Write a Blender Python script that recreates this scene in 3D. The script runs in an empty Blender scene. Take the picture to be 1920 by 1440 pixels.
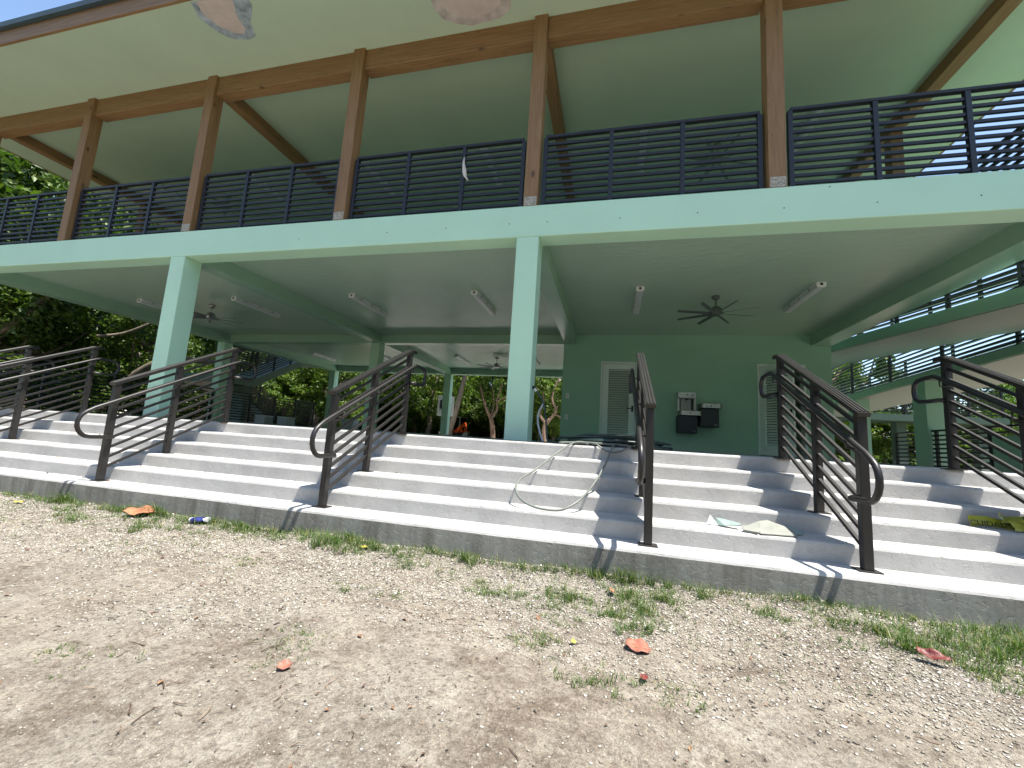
import bpy, bmesh, math, random
import numpy as np
from mathutils import Vector, Matrix, noise
R = math.radians
S = bpy.context.scene
COL = S.collection
rng = np.random.default_rng(7)
random.seed(7)

# ------------------------------------------------------------------ materials
def newmat(name):
    m = bpy.data.materials.new(name); m.use_nodes = True
    nt = m.node_tree; b = nt.nodes['Principled BSDF']
    return m, nt, b
def N(nt, t, **kw):
    n = nt.nodes.new(t)
    for k, v in kw.items(): setattr(n, k, v)
    return n
def coords(nt, scale=(1, 1, 1), rot=(0, 0, 0)):
    tc = N(nt, 'ShaderNodeTexCoord'); mp = N(nt, 'ShaderNodeMapping')
    mp.inputs['Scale'].default_value = scale; mp.inputs['Rotation'].default_value = rot
    nt.links.new(tc.outputs['Object'], mp.inputs['Vector']); return mp.outputs['Vector']
def noi(nt, vec, scale, detail=4, rough=.55, dist=0):
    n = N(nt, 'ShaderNodeTexNoise'); n.inputs['Scale'].default_value = scale; n.inputs['Detail'].default_value = detail
    n.inputs['Roughness'].default_value = rough; n.inputs['Distortion'].default_value = dist
    nt.links.new(vec, n.inputs['Vector']); return n.outputs['Fac']
def ramp(nt, fac, stops):
    r = N(nt, 'ShaderNodeValToRGB'); e = r.color_ramp.elements
    while len(e) > len(stops): e.remove(e[-1])
    while len(e) < len(stops): e.new(.5)
    for el, (p, c) in zip(e, stops):
        el.position = p; el.color = (*c, 1) if len(c) == 3 else c
    nt.links.new(fac, r.inputs['Fac']); return r.outputs['Color']
def mix(nt, fac, a, b, mode='MIX'):
    m = N(nt, 'ShaderNodeMix', data_type='RGBA', blend_type=mode)
    for sock, v in ((m.inputs['Factor'], fac), (m.inputs['A'], a), (m.inputs['B'], b)):
        if isinstance(v, (int, float)): sock.default_value = v
        elif isinstance(v, tuple): sock.default_value = (*v, 1) if len(v) == 3 else v
        else: nt.links.new(v, sock)
    return m.outputs['Result']
def math_n(nt, op, a, b=0.0):
    m = N(nt, 'ShaderNodeMath', operation=op)
    for s, v in zip(m.inputs, (a, b)):
        if isinstance(v, (int, float)): s.default_value = v
        else: nt.links.new(v, s)
    return m.outputs[0]
def bump(nt, b, h, strength=.3, dist=.01, prev=None):
    n = N(nt, 'ShaderNodeBump'); n.inputs['Strength'].default_value = strength; n.inputs['Distance'].default_value = dist
    nt.links.new(h, n.inputs['Height'])
    if prev is not None: nt.links.new(prev, n.inputs['Normal'])
    nt.links.new(n.outputs['Normal'], b.inputs['Normal']); return n.outputs['Normal']

def scl(c, f): return tuple(min(1, x * f) for x in c)
def simple(name, c, rough=.5, var=.12, vs=3.0, bs=60, bstr=.08, metal=0, spec=.5):
    m, nt, b = newmat(name); v = coords(nt)
    f = noi(nt, v, vs, 5)
    nt.links.new(ramp(nt, f, [(.3, scl(c, 1 - var)), (.7, scl(c, 1 + var))]), b.inputs['Base Color'])
    b.inputs['Roughness'].default_value = rough; b.inputs['Metallic'].default_value = metal
    b.inputs['Specular IOR Level'].default_value = spec
    if bstr: bump(nt, b, noi(nt, v, bs, 3), bstr, .004)
    return m

def paint(name, c, rough, streak=False, bstr=.12):
    m, nt, b = newmat(name); v = coords(nt)
    f = noi(nt, v, .9, 6, .6)
    base = ramp(nt, f, [(.3, scl(c, .95)), (.72, scl(c, 1.04))])
    # faint drips and specks of dirt on the paint
    sp = noi(nt, coords(nt, (9, 9, 1.6)), 1.2, 6, .7)
    base = mix(nt, math_n(nt, 'MULTIPLY', ramp(nt, sp, [(.62, (0, 0, 0)), (.8, (1, 1, 1))]), .10), base, (.16, .2, .15))
    # pale dust splashed up from the floor, and a few scuffs
    tc = N(nt, 'ShaderNodeTexCoord'); sx = N(nt, 'ShaderNodeSeparateXYZ'); nt.links.new(tc.outputs['Object'], sx.inputs[0])
    hgt = math_n(nt, 'ADD', sx.outputs['Z'], math_n(nt, 'MULTIPLY', math_n(nt, 'SUBTRACT', noi(nt, v, 6, 6, .7), .5), .5))
    dust = ramp(nt, math_n(nt, 'MULTIPLY', hgt, 2.0), [(.0, (1, 1, 1)), (.5, (0, 0, 0))])
    base = mix(nt, math_n(nt, 'MULTIPLY', dust, .34), base, (.50, .50, .44))
    sc_f = noi(nt, coords(nt, (4, 4, 14)), 1.4, 7, .75)
    base = mix(nt, math_n(nt, 'MULTIPLY', ramp(nt, sc_f, [(.68, (0, 0, 0)), (.74, (1, 1, 1))]), .22), base, scl(c, .55))
    nt.links.new(base, b.inputs['Base Color'])
    b.inputs['Roughness'].default_value = rough
    h = noi(nt, v, 140, 3)
    n1 = bump(nt, b, h, bstr, .003)
    if streak:
        h2 = noi(nt, coords(nt, (1.0, 2.2, 1)), 5.0, 7, .68, .5)
        bump(nt, b, h2, .7, .016, n1)
    else:
        bump(nt, b, noi(nt, v, 3.2, 5, .6), .25, .012, n1)
    return m
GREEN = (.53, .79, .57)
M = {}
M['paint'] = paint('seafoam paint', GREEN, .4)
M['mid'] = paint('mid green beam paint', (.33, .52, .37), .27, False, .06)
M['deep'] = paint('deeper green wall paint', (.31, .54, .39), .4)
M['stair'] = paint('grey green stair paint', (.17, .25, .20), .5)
M['deepshade'] = paint('green paint darkened for shade', (.055, .10, .07), .6)  # ramp green darkened so its colour carries the shade at the rear landing
M['ceil'] = paint('seafoam ceiling paint', (.45, .60, .46), .25, True)
M['soffit'] = paint('soffit stucco paint', (.45, .56, .415), .7, False, .35)
M['door'] = simple('pale door paint', (.76, .85, .79), .4, .04, 2, 80, .03)

def wood(name, axis):
    m, nt, b = newmat(name)
    sc = [14, 14, 14]; sc[axis] = .7
    v = coords(nt, tuple(sc))
    g = noi(nt, v, 2.0, 8, .65, 1.2)
    v2 = coords(nt); big = noi(nt, v2, 1.6, 4)
    base = ramp(nt, g, [(.25, (.17, .088, .034)), (.5, (.28, .155, .06)), (.78, (.38, .23, .10))])
    base = mix(nt, math_n(nt, 'MULTIPLY', big, .45), base, (.19, .105, .05))
    # knots
    vo = N(nt, 'ShaderNodeTexVoronoi'); vo.inputs['Scale'].default_value = 1.0
    sk = [3.2, 3.2, 3.2]; sk[axis] = 1.5
    nt.links.new(coords(nt, tuple(sk)), vo.inputs['Vector'])
    kn = ramp(nt, vo.outputs['Distance'], [(.05, (1, 1, 1)), (.11, (0, 0, 0))])
    base = mix(nt, math_n(nt, 'MULTIPLY', kn, .75), base, (.035, .014, .008))
    # drying cracks along the grain
    sc2 = [9, 9, 9]; sc2[axis] = .22
    ck = noi(nt, coords(nt, tuple(sc2)), 1.0, 3, .5, .4)
    ckm = ramp(nt, ck, [(.497, (0, 0, 0)), (.5, (1, 1, 1)), (.503, (0, 0, 0))])
    base = mix(nt, math_n(nt, 'MULTIPLY', ckm, .7), base, (.03, .013, .008))
    nt.links.new(base, b.inputs['Base Color'])
    b.inputs['Roughness'].default_value = .6
    bump(nt, b, g, .35, .004)
    return m
M['woodx'], M['woody'], M['woodz'] = wood('stained timber along x', 0), wood('stained timber along y', 1), wood('stained timber upright', 2)
M['metal'] = simple('bronze painted steel', (.0165, .0145, .0135), .42, .2, 5, 200, .05, 0, .5)
M['metalshade'] = simple('bronze steel toned for shade', (.012, .012, .0145), .45, .15, 5, 200, .04, 0, .5)  # same railing paint, with shade and blue sky reflection put into the colour
M['steel'] = simple('brushed stainless steel', (.48, .48, .46), .3, .06, 4, 120, .05, 1)
M['galv'] = simple('galvanised plate', (.42, .37, .28), .55, .35, 40, 120, .2, .3)
M['cabinet'] = simple('charcoal vinyl panel', (.022, .03, .036), .45, .1, 4, 150, .03)
M['white'] = simple('white plastic', (.74, .76, .74), .4, .05, 4, 60, .02)
M['lens'] = simple('frosted lamp lens', (.62, .66, .64), .28, .06, 6, 90, .05)
M['lightgrey'] = simple('light grey plastic', (.5, .52, .53), .45, .05, 4, 60, .02)
M['black'] = simple('black rubber', (.012, .012, .013), .6, .2, 5, 90, .1)
M['glassdark'] = simple('dark glass', (.01, .012, .014), .08, .1, 5, 90, 0)
M['dark'] = simple('dark interior', (.02, .024, .022), .8, .2, 2, 30, 0)
M['fan'] = simple('brushed nickel fan blade', (.17, .18, .17), .45, .06, 3, 60, .02, .3)
M['fandark'] = simple('dark bronze fan blade', (.12, .15, .13), .45, .06, 3, 60, .02, .2)
M['fanpale'] = simple('pale green grey fan', (.20, .25, .21), .5, .06, 3, 60, .02)
M['roof'] = simple('dark roof edge', (.03, .055, .065), .6, .2, 3, 30, .1)
M['roofing'] = simple('roof shingles', (.12, .13, .14), .8, .3, 9, 30, .4)
M['orange'] = simple('orange machine paint', (.62, .10, .02), .35, .08, 4, 60, .02)
M['leafred'] = simple('dry red leaf', (.30, .115, .075), .55, .3, 18, 60, .35)
M['leafdark'] = simple('dark red leaf', (.15, .028, .022), .5, .3, 18, 60, .35)
M['leafyellow'] = simple('yellow leaf', (.42, .36, .07), .5, .2, 18, 60, .3)
M['leaforange'] = simple('orange leaf', (.42, .18, .09), .55, .25, 14, 60, .35)
M['tape'] = simple('yellow caution film', (.36, .35, .03), .3, .25, 8, 40, .6)
M['ink'] = simple('black print', (.012, .012, .01), .5, .1, 5, 60, 0)
M['card'] = simple('peeling paint board', (.24, .245, .21), .75, .2, 9, 70, .35)
M['cardgreen'] = simple('mint painted board', (.22, .30, .265), .6, .15, 9, 70, .25)
M['hose'] = simple('green garden hose', (.028, .052, .046), .38, .25, 9, 200, .1)
M['hosepale'] = simple('faded pale hose', (.155, .17, .15), .45, .2, 9, 200, .1)
M['utility'] = simple('weathered pale metal', (.11, .125, .12), .5, .2, 4, 60, .05)
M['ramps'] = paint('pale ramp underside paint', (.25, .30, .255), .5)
M['patch'] = simple('bare plaster patch', (.55, .47, .44), .8, .12, 5, 40, .3)
M['patchedge'] = simple('blue grey smear', (.32, .38, .43), .75, .45, 7, 40, .2)
M['canblue'] = simple('crushed can print', (.04, .05, .2), .3, .9, 22, 60, .2, .3)
M['canwhite'] = simple('can white', (.7, .72, .78), .3, .1, 9, 60, .1, .2)
M['rag'] = simple('pale cloth strip', (.68, .62, .54), .8, .15, 12, 60, .2)

def concrete(name, c, kerb=False):
    m, nt, b = newmat(name); v = coords(nt)
    f = noi(nt, v, 2.3, 8, .65)
    base = ramp(nt, f, [(.3, scl(c, .82)), (.7, scl(c, 1.1))])
    sp = noi(nt, v, 38, 4, .7)
    base = mix(nt, math_n(nt, 'MULTIPLY', ramp(nt, sp, [(.64, (0, 0, 0)), (.78, (1, 1, 1))]), .18), base, scl(c, .5))
    if kerb:
        st = noi(nt, coords(nt, (5, 5, .8)), 1.5, 7, .7)
        base = mix(nt, ramp(nt, st, [(.4, (0, 0, 0)), (.68, (1, 1, 1))]), base, (.14, .13, .11))
        bl = noi(nt, v, 5, 6, .7)
        base = mix(nt, math_n(nt, 'MULTIPLY', ramp(nt, bl, [(.55, (0, 0, 0)), (.66, (1, 1, 1))]), .5), base, (.24, .23, .2))
    else:
        st = noi(nt, coords(nt, (6, 3, 1.2)), 1.1, 6, .7)
        base = mix(nt, math_n(nt, 'MULTIPLY', ramp(nt, st, [(.55, (0, 0, 0)), (.75, (1, 1, 1))]), .3), base, scl(c, .62))
        dr = noi(nt, coords(nt, (1.0, 1, 7)), 2.6, 6, .7)
        base = mix(nt, math_n(nt, 'MULTIPLY', ramp(nt, dr, [(.62, (0, 0, 0)), (.72, (1, 1, 1))]), .35), base, scl(c, 1.25))
    nt.links.new(base, b.inputs['Base Color'])
    b.inputs['Roughness'].default_value = .75
    h1 = noi(nt, v, 26, 6, .72, .5)
    n1 = bump(nt, b, ramp(nt, h1, [(.30, (0, 0, 0)), (.44, (.8, .8, .8)), (.8, (1, 1, 1))]), .5, .009)
    bump(nt, b, noi(nt, v, 240, 3), .18, .002, n1)
    return m
M['step'] = concrete('painted step concrete', (.435, .425, .405))
M['kerb'] = concrete('bare kerb concrete', (.29, .285, .255), True)
M['slabpale'] = concrete('pale bounce sheet concrete', (.66, .64, .58))
M['slabc'] = concrete('floor concrete', (.33, .34, .33))

def island_mat(name, stops, rough=.6, transl=0.0, bstr=0):
    m, nt, b = newmat(name)
    g = N(nt, 'ShaderNodeNewGeometry')
    col = ramp(nt, g.outputs['Random Per Island'], stops)
    nt.links.new(col, b.inputs['Base Color']); b.inputs['Roughness'].default_value = rough
    b.inputs['Specular IOR Level'].default_value = .35
    if transl:
        t = N(nt, 'ShaderNodeBsdfTranslucent'); ms = N(nt, 'ShaderNodeMixShader')
        tc = mix(nt, 1.0, col, (1.0, 1.25, .45), 'MULTIPLY')
        nt.links.new(tc, t.inputs['Color']); ms.inputs['Fac'].default_value = transl
        nt.links.new(b.outputs[0], ms.inputs[1]); nt.links.new(t.outputs[0], ms.inputs[2])
        nt.links.new(ms.outputs[0], nt.nodes['Material Output'].inputs['Surface'])
    if bstr:
        bump(nt, b, noi(nt, coords(nt), 160, 3), bstr, .003)
    return m
M['leafA'] = island_mat('glossy dark leaves', [(0, (.036, .072, .013)), (.5, (.068, .12, .02)), (1, (.125, .175, .033))], .42, .35)
M['leafB'] = island_mat('bright yellow green leaves', [(0, (.05, .10, .012)), (.5, (.10, .17, .025)), (1, (.17, .21, .04))], .45, .4)
M['grass'] = island_mat('grass blades', [(0, (.032, .075, .012)), (.5, (.07, .13, .024)), (.84, (.125, .175, .042)), (1, (.34, .29, .14))], .5, .3)
M['pebble'] = island_mat('limestone gravel', [(0, (.06, .054, .046)), (.14, (.14, .125, .105)), (.33, (.30, .265, .215)), (.72, (.46, .42, .35)), (1, (.66, .62, .55))], .8, 0, .3)
M['twig'] = island_mat('dry twigs', [(0, (.045, .03, .02)), (.5, (.12, .075, .05)), (1, (.30, .22, .15))], .8)
M['litter'] = island_mat('small dead leaves', [(0, (.05, .025, .018)), (.5, (.14, .07, .045)), (1, (.28, .17, .09))], .7)

def bark(name, a, bb):
    m, nt, b = newmat(name)
    v = coords(nt, (3, 3, 1)); f = noi(nt, v, 2.2, 8, .7, .5)
    nt.links.new(ramp(nt, f, [(.3, a), (.7, bb)]), b.inputs['Base Color']); b.inputs['Roughness'].default_value = .8
    bump(nt, b, f, .6, .03); return m
M['barkgrey'] = bark('pale grey bark', (.09, .07, .05), (.26, .215, .165))
M['barkred'] = bark('peeling red bark', (.09, .052, .037), (.25, .165, .115))

def ground_mat():
    m, nt, b = newmat('dusty limestone ground'); v = coords(nt)
    big = noi(nt, v, .75, 6, .6, .4); med = noi(nt, v, 4.5, 8, .68, .3); fine = noi(nt, v, 46, 6, .75)
    base = ramp(nt, med, [(.28, (.235, .196, .155)), (.5, (.36, .313, .25)), (.72, (.50, .452, .378))])
    base = mix(nt, ramp(nt, big, [(.42, (0, 0, 0)), (.62, (1, 1, 1))]), base, mix(nt, med, (.27, .235, .195), (.43, .395, .34)))
    dk = noi(nt, coords(nt, (1, 1.6, 1), (0, 0, R(25))), 1.9, 7, .7, .8)
    base = mix(nt, math_n(nt, 'MULTIPLY', ramp(nt, dk, [(.50, (0, 0, 0)), (.66, (1, 1, 1))]), .72), base, (.165, .122, .088))
    cl_ = noi(nt, v, 17, 6, .72, .3)
    base = mix(nt, math_n(nt, 'MULTIPLY', ramp(nt, cl_, [(.34, (1, 1, 1)), (.47, (0, 0, 0))]), .55), base, (.135, .10, .072))
    base = mix(nt, math_n(nt, 'MULTIPLY', ramp(nt, cl_, [(.54, (0, 0, 0)), (.66, (1, 1, 1))]), .5), base, (.52, .475, .39))
    # pale scraped streaks of lime
    ls = noi(nt, coords(nt, (.9, 3.4, 1), (0, 0, R(-38))), 3.0, 8, .72, .6)
    base = mix(nt, math_n(nt, 'MULTIPLY', ramp(nt, ls, [(.54, (0, 0, 0)), (.68, (1, 1, 1))]), .6), base, (.46, .41, .33))
    base = mix(nt, math_n(nt, 'MULTIPLY', ramp(nt, fine, [(.38, (1, 1, 1)), (.52, (0, 0, 0))]), .6), base, (.11, .088, .068))
    spk = noi(nt, v, 95, 5, .8)
    base = mix(nt, math_n(nt, 'MULTIPLY', ramp(nt, spk, [(.56, (0, 0, 0)), (.64, (1, 1, 1))]), .6), base, (.55, .51, .45))
    # grit
    vo = N(nt, 'ShaderNodeTexVoronoi'); vo.inputs['Scale'].default_value = 130; nt.links.new(v, vo.inputs['Vector'])
    gr = ramp(nt, vo.outputs['Color'], [(.0, (.75, .75, .75)), (1, (1.22, 1.2, 1.16))])
    base = mix(nt, .75, base, gr, 'MULTIPLY')
    # the cleared yard gives way to leaf litter and weeds under the surrounding trees
    tc = N(nt, 'ShaderNodeTexCoord'); sx = N(nt, 'ShaderNodeSeparateXYZ'); nt.links.new(tc.outputs['Object'], sx.inputs[0])
    rx_ = math_n(nt, 'MULTIPLY', math_n(nt, 'ADD', sx.outputs['X'], 3.0), .72)
    ry_ = math_n(nt, 'ADD', sx.outputs['Y'], -9.0)
    rad = math_n(nt, 'POWER', math_n(nt, 'ADD', math_n(nt, 'MULTIPLY', rx_, rx_), math_n(nt, 'MULTIPLY', ry_, ry_)), .5)
    rad = math_n(nt, 'ADD', rad, math_n(nt, 'MULTIPLY', math_n(nt, 'SUBTRACT', big, .5), 6.0))
    far = ramp(nt, math_n(nt, 'MULTIPLY', rad, 1 / 30), [(.50, (0, 0, 0)), (.58, (1, 1, 1))])
    base = mix(nt, far, base, ramp(nt, med, [(.3, (.035, .035, .018)), (.5, (.055, .065, .025)), (.7, (.10, .08, .05))]))
    nt.links.new(base, b.inputs['Base Color']); b.inputs['Roughness'].default_value = .9
    b.inputs['Specular IOR Level'].default_value = .2
    n1 = bump(nt, b, med, 1.0, .05)
    n2 = bump(nt, b, fine, 1.0, .022, n1)
    bump(nt, b, vo.outputs['Distance'], .5, .006, n2)
    return m
M['ground'] = ground_mat()

# ------------------------------------------------------------------ mesh helpers
class MB:
    def __init__(s): s.v = []; s.f = []
    def add(s, vs, fs):
        o = len(s.v); s.v += [tuple(p) for p in vs]; s.f += [tuple(i + o for i in f) for f in fs]; return s
    def box(s, x0, x1, y0, y1, z0, z1):
        return s.add([(x0, y0, z0), (x1, y0, z0), (x1, y1, z0), (x0, y1, z0), (x0, y0, z1), (x1, y0, z1), (x1, y1, z1), (x0, y1, z1)],
                     [(0, 3, 2, 1), (4, 5, 6, 7), (0, 1, 5, 4), (1, 2, 6, 5), (2, 3, 7, 6), (3, 0, 4, 7)])
    def bar(s, a, b, w, h, up=(0, 0, 1), plumb=False):
        a, b = Vector(a), Vector(b); d = (b - a).normalized(); u = Vector(up)
        r = d.cross(u).normalized(); u = Vector((0, 0, 1)) if plumb else r.cross(d).normalized()
        vs = []
        for p in (a, b):
            vs += [p - r * w / 2 - u * h / 2, p + r * w / 2 - u * h / 2, p + r * w / 2 + u * h / 2, p - r * w / 2 + u * h / 2]
        return s.add(vs, [(3, 2, 1, 0), (4, 5, 6, 7), (0, 1, 5, 4), (1, 2, 6, 5), (2, 3, 7, 6), (3, 0, 4, 7)])
    def tube(s, pts, rad, n=8, cap=True):
        pts = [Vector(p) for p in pts]; k = len(pts)
        rads = rad if isinstance(rad, (list, tuple)) else [rad] * k
        t0 = (pts[1] - pts[0]).normalized(); ref = Vector((0, 0, 1)) if abs(t0.z) < .9 else Vector((1, 0, 0))
        nrm = t0.cross(ref).normalized(); vs = []
        for i, p in enumerate(pts):
            t = (pts[min(i + 1, k - 1)] - pts[max(i - 1, 0)]).normalized()
            nrm = (nrm - t * nrm.dot(t)).normalized(); bn = t.cross(nrm)
            for j in range(n):
                a = 2 * math.pi * j / n
                vs.append(p + (nrm * math.cos(a) + bn * math.sin(a)) * rads[i])
        fs = [(i * n + j, i * n + (j + 1) % n, (i + 1) * n + (j + 1) % n, (i + 1) * n + j) for i in range(k - 1) for j in range(n)]
        if cap: fs += [tuple(range(n - 1, -1, -1)), tuple((k - 1) * n + j for j in range(n))]
        return s.add(vs, fs)
    def lathe(s, prof, c, n=16):
        vs = [(c[0] + r * math.cos(2 * math.pi * j / n), c[1] + r * math.sin(2 * math.pi * j / n), c[2] + z) for r, z in prof for j in range(n)]
        k = len(prof)
        fs = [(i * n + j, i * n + (j + 1) % n, (i + 1) * n + (j + 1) % n, (i + 1) * n + j) for i in range(k - 1) for j in range(n)]
        fs += [tuple(range(n - 1, -1, -1)), tuple((k - 1) * n + j for j in range(n))]
        return s.add(vs, fs)
    def prism(s, poly, d):
        # poly: list of 3D points (planar), d: extrusion vector
        n = len(poly); vs = [Vector(p) for p in poly]; vs += [p + Vector(d) for p in vs]
        return s.add(vs, [tuple(range(n - 1, -1, -1)), tuple(range(n, 2 * n))] + [(i, (i + 1) % n, (i + 1) % n + n, i + n) for i in range(n)])
    def build(s, name, mat, parent=None, smooth=False, bevel=0, seg=2, auto=False):
        me = bpy.data.meshes.new(name); me.from_pydata(s.v, [], s.f)
        bm = bmesh.new(); bm.from_mesh(me); bmesh.ops.recalc_face_normals(bm, faces=bm.faces[:]); bm.to_mesh(me); bm.free()
        for m in (mat if isinstance(mat, list) else [mat]): me.materials.append(m)
        if smooth: me.polygons.foreach_set('use_smooth', [True] * len(me.polygons))
        o = bpy.data.objects.new(name, me); COL.objects.link(o)
        if bevel:
            bv = o.modifiers.new('bevel', 'BEVEL'); bv.width = bevel; bv.segments = seg; bv.limit_method = 'ANGLE'; bv.angle_limit = R(40)
        if parent is not None:
            o.parent = parent
            o.matrix_parent_inverse = Matrix.Translation(-world_loc(parent))
        return o
def world_loc(o):
    p = Vector(o.location); q = o.parent
    if q is not None: p = p + (o.matrix_parent_inverse.to_translation()) + world_loc(q)
    return p
def tag(o, label, cat, group=None, kind=None):
    o['label'] = label; o['category'] = cat
    if group: o['group'] = group
    if kind: o['kind'] = kind
    return o
def thing(name, label, cat, loc=(0, 0, 0), group=None):
    o = bpy.data.objects.new(name, None); COL.objects.link(o); o.location = loc; o.empty_display_size = .2
    return tag(o, label, cat, group)
def dup(root, loc, rot=0.0, scale=1.0, label=None):
    r = root.copy(); COL.objects.link(r); r.location = loc; r.rotation_euler = (0, 0, rot)
    r.scale = scale if isinstance(scale, tuple) else (scale,) * 3
    if label: r['label'] = label
    for ch in list(root.children):
        c = ch.copy(); COL.objects.link(c); c.parent = r
        for g in list(ch.children):
            d = g.copy(); COL.objects.link(d); d.parent = c
    return r
def struct(o, label=None):
    o['kind'] = 'structure'
    return o
def fast_mesh(name, verts, faces_n, loops, mat, smooth=False):
    """verts (n,3), faces_n verts per face (constant), loops flat index array"""
    me = bpy.data.meshes.new(name); nf = len(loops) // faces_n
    me.vertices.add(len(verts)); me.vertices.foreach_set('co', np.asarray(verts, np.float32).ravel())
    me.loops.add(len(loops)); me.loops.foreach_set('vertex_index', np.asarray(loops, np.int32))
    me.polygons.add(nf); me.polygons.foreach_set('loop_start', np.arange(0, len(loops), faces_n, dtype=np.int32))
    me.polygons.foreach_set('loop_total', np.full(nf, faces_n, np.int32))
    if smooth: me.polygons.foreach_set('use_smooth', np.ones(nf, bool))
    me.update(calc_edges=True); me.validate(); me.materials.append(mat)
    return me

# ------------------------------------------------------------------ dimensions (metres, camera at the origin)
TIES = [(-3.304, 2.899), (-2.374, 2.907), (-1.441, 2.91), (-0.917, 2.905), (0.025, 2.893), (0.953, 2.897), (1.897, 2.888), (2.826, 2.887), (3.767, 2.891), (2.372, 3.116), (-4.847, 2.887)]
FZ = -.025; RISE = .132; GO = .29; YL = 4.45
D = 5.10; SB, ST, CE = 2.71, 3.16, 2.975
XA, XB = -13.42, 5.12
CX = [(-13.42, -13.11), (-7.40, -7.09), (-1.326, -1.02), (4.81, 5.12)]
R2, R3 = 11.25, 17.14
PX = [-1.168 + 3.01 * k for k in range(-4, 3)]
CZ = 6.15

# ------------------------------------------------------------------ the building
bld = thing('pavilion', 'two storey seafoam green concrete pavilion with timber upper posts', 'building', (-4, 11, -.9))
P = M['paint']
# plinth and floor
MB().box(XA - .2, XB + .2, 4.74, 17.7, -1.2, FZ - .003).build('floor_slab', M['slabc'], bld)
# small plugged holes left by the formwork, on the front beam
for (hx_, hz_) in TIES:
    MB().prism([(hx_ + .008 * math.cos(q * .785), D - .0012, hz_ + .008 * math.sin(q * .785)) for q in range(8)], (0, .0008, 0)).build('tie_hole', M['dark'], bld)
# columns
for i, (a, b) in enumerate(CX):
    MB().box(a, b, D, D + .306, FZ, SB).build('column', P, bld, bevel=.012)
for i, (a, b) in enumerate(CX):
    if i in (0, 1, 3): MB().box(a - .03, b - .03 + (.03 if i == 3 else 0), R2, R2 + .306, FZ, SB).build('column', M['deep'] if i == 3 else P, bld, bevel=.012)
    MB().box(a, b, R3, R3 + .306, FZ, SB).build('column', P, bld, bevel=.012)
# upper floor slab and beams
MB().box(XA, XB, D, D + .30, SB, ST).build('front_beam', P, bld, bevel=.010)
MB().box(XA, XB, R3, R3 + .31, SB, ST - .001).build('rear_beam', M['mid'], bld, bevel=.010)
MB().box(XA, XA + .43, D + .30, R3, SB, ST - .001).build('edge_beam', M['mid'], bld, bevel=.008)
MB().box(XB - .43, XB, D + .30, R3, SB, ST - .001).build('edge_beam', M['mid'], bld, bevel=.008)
MB().box(XA + .43, XB - .43, D + .30, R3, CE, ST - .004).build('upper_floor', M['ceil'], bld)
for (a, b) in CX[1:3]:
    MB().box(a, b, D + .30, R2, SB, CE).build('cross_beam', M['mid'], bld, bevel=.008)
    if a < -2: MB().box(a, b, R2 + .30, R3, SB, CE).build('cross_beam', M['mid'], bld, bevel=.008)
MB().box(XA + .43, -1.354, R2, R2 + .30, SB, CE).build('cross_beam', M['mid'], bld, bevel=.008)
# the rooms on the right: wall with two door openings
RX0, RX1 = -1.354, 5.08
d1a, d1b, d2a, d2b, dz = -.317, .637, 3.50, 4.55, 2.23
w = MB()
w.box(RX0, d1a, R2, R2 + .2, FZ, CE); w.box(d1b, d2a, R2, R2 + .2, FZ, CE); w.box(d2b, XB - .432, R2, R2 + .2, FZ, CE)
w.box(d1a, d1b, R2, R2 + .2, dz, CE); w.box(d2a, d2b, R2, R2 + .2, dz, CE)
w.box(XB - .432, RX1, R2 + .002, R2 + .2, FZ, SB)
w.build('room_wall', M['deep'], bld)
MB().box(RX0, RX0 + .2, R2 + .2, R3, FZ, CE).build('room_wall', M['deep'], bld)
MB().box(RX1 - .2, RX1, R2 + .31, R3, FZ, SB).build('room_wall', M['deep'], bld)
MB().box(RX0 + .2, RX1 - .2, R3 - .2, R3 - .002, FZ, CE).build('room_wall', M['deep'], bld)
def door(x0, x1, hinge_open=None):
    fr = MB()
    fr.box(x0, x0 + .05, R2 - .02, R2 + .19, FZ, dz); fr.box(x1 - .05, x1, R2 - .02, R2 + .19, FZ, dz); fr.box(x0 + .05, x1 - .05, R2 - .02, R2 + .19, dz - .05, dz)
    f = fr.build('door_frame', M['door'], bld, bevel=.004)
    wd = x1 - x0 - .11; h0, h1 = FZ + .012, dz - .06
    sx0, sx1, lz0, lz1 = .155, wd - .155, .22, h1 - .14
    lf = MB(); t = .044
    lf.box(0, sx0, -t / 2, t / 2, h0, h1); lf.box(sx1, wd, -t / 2, t / 2, h0, h1)
    lf.box(sx0, sx1, -t / 2, t / 2, h0, lz0); lf.box(sx0, sx1, -t / 2, t / 2, lz1, h1)
    lv = MB(); n = 29
    for i in range(n):
        z = lz0 + (i + .5) * (lz1 - lz0) / n
        lv.bar((sx0, 0, z), (sx1, 0, z), .066, .009, (0, -.62, .78))
    hd = MB(); hd.tube([(wd - .06, -.02, .98), (wd - .06, -.085, .98), (wd - .20, -.085, .98)], .011, 8)
    hd.box(wd - .085, wd - .035, -.032, -.02, .9, 1.06)
    a = 0 if hinge_open is None else hinge_open
    Mx = Matrix.Translation((x0 + .055, R2 + .03 - (0 if a == 0 else .05), 0)) @ Matrix.Rotation(-a, 4, 'Z')
    def tr(mb): mb.v = [tuple(Mx @ Vector(p)) for p in mb.v]; return mb
    l = tr(lf).build('door', M['door'], bld, bevel=.003)
    tr(lv).build('louvre', M['door'], l)
    tr(hd).build('handle', M['metal'], l)
door(d1a, d1b); door(d2a, d2b, R(64))

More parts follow.
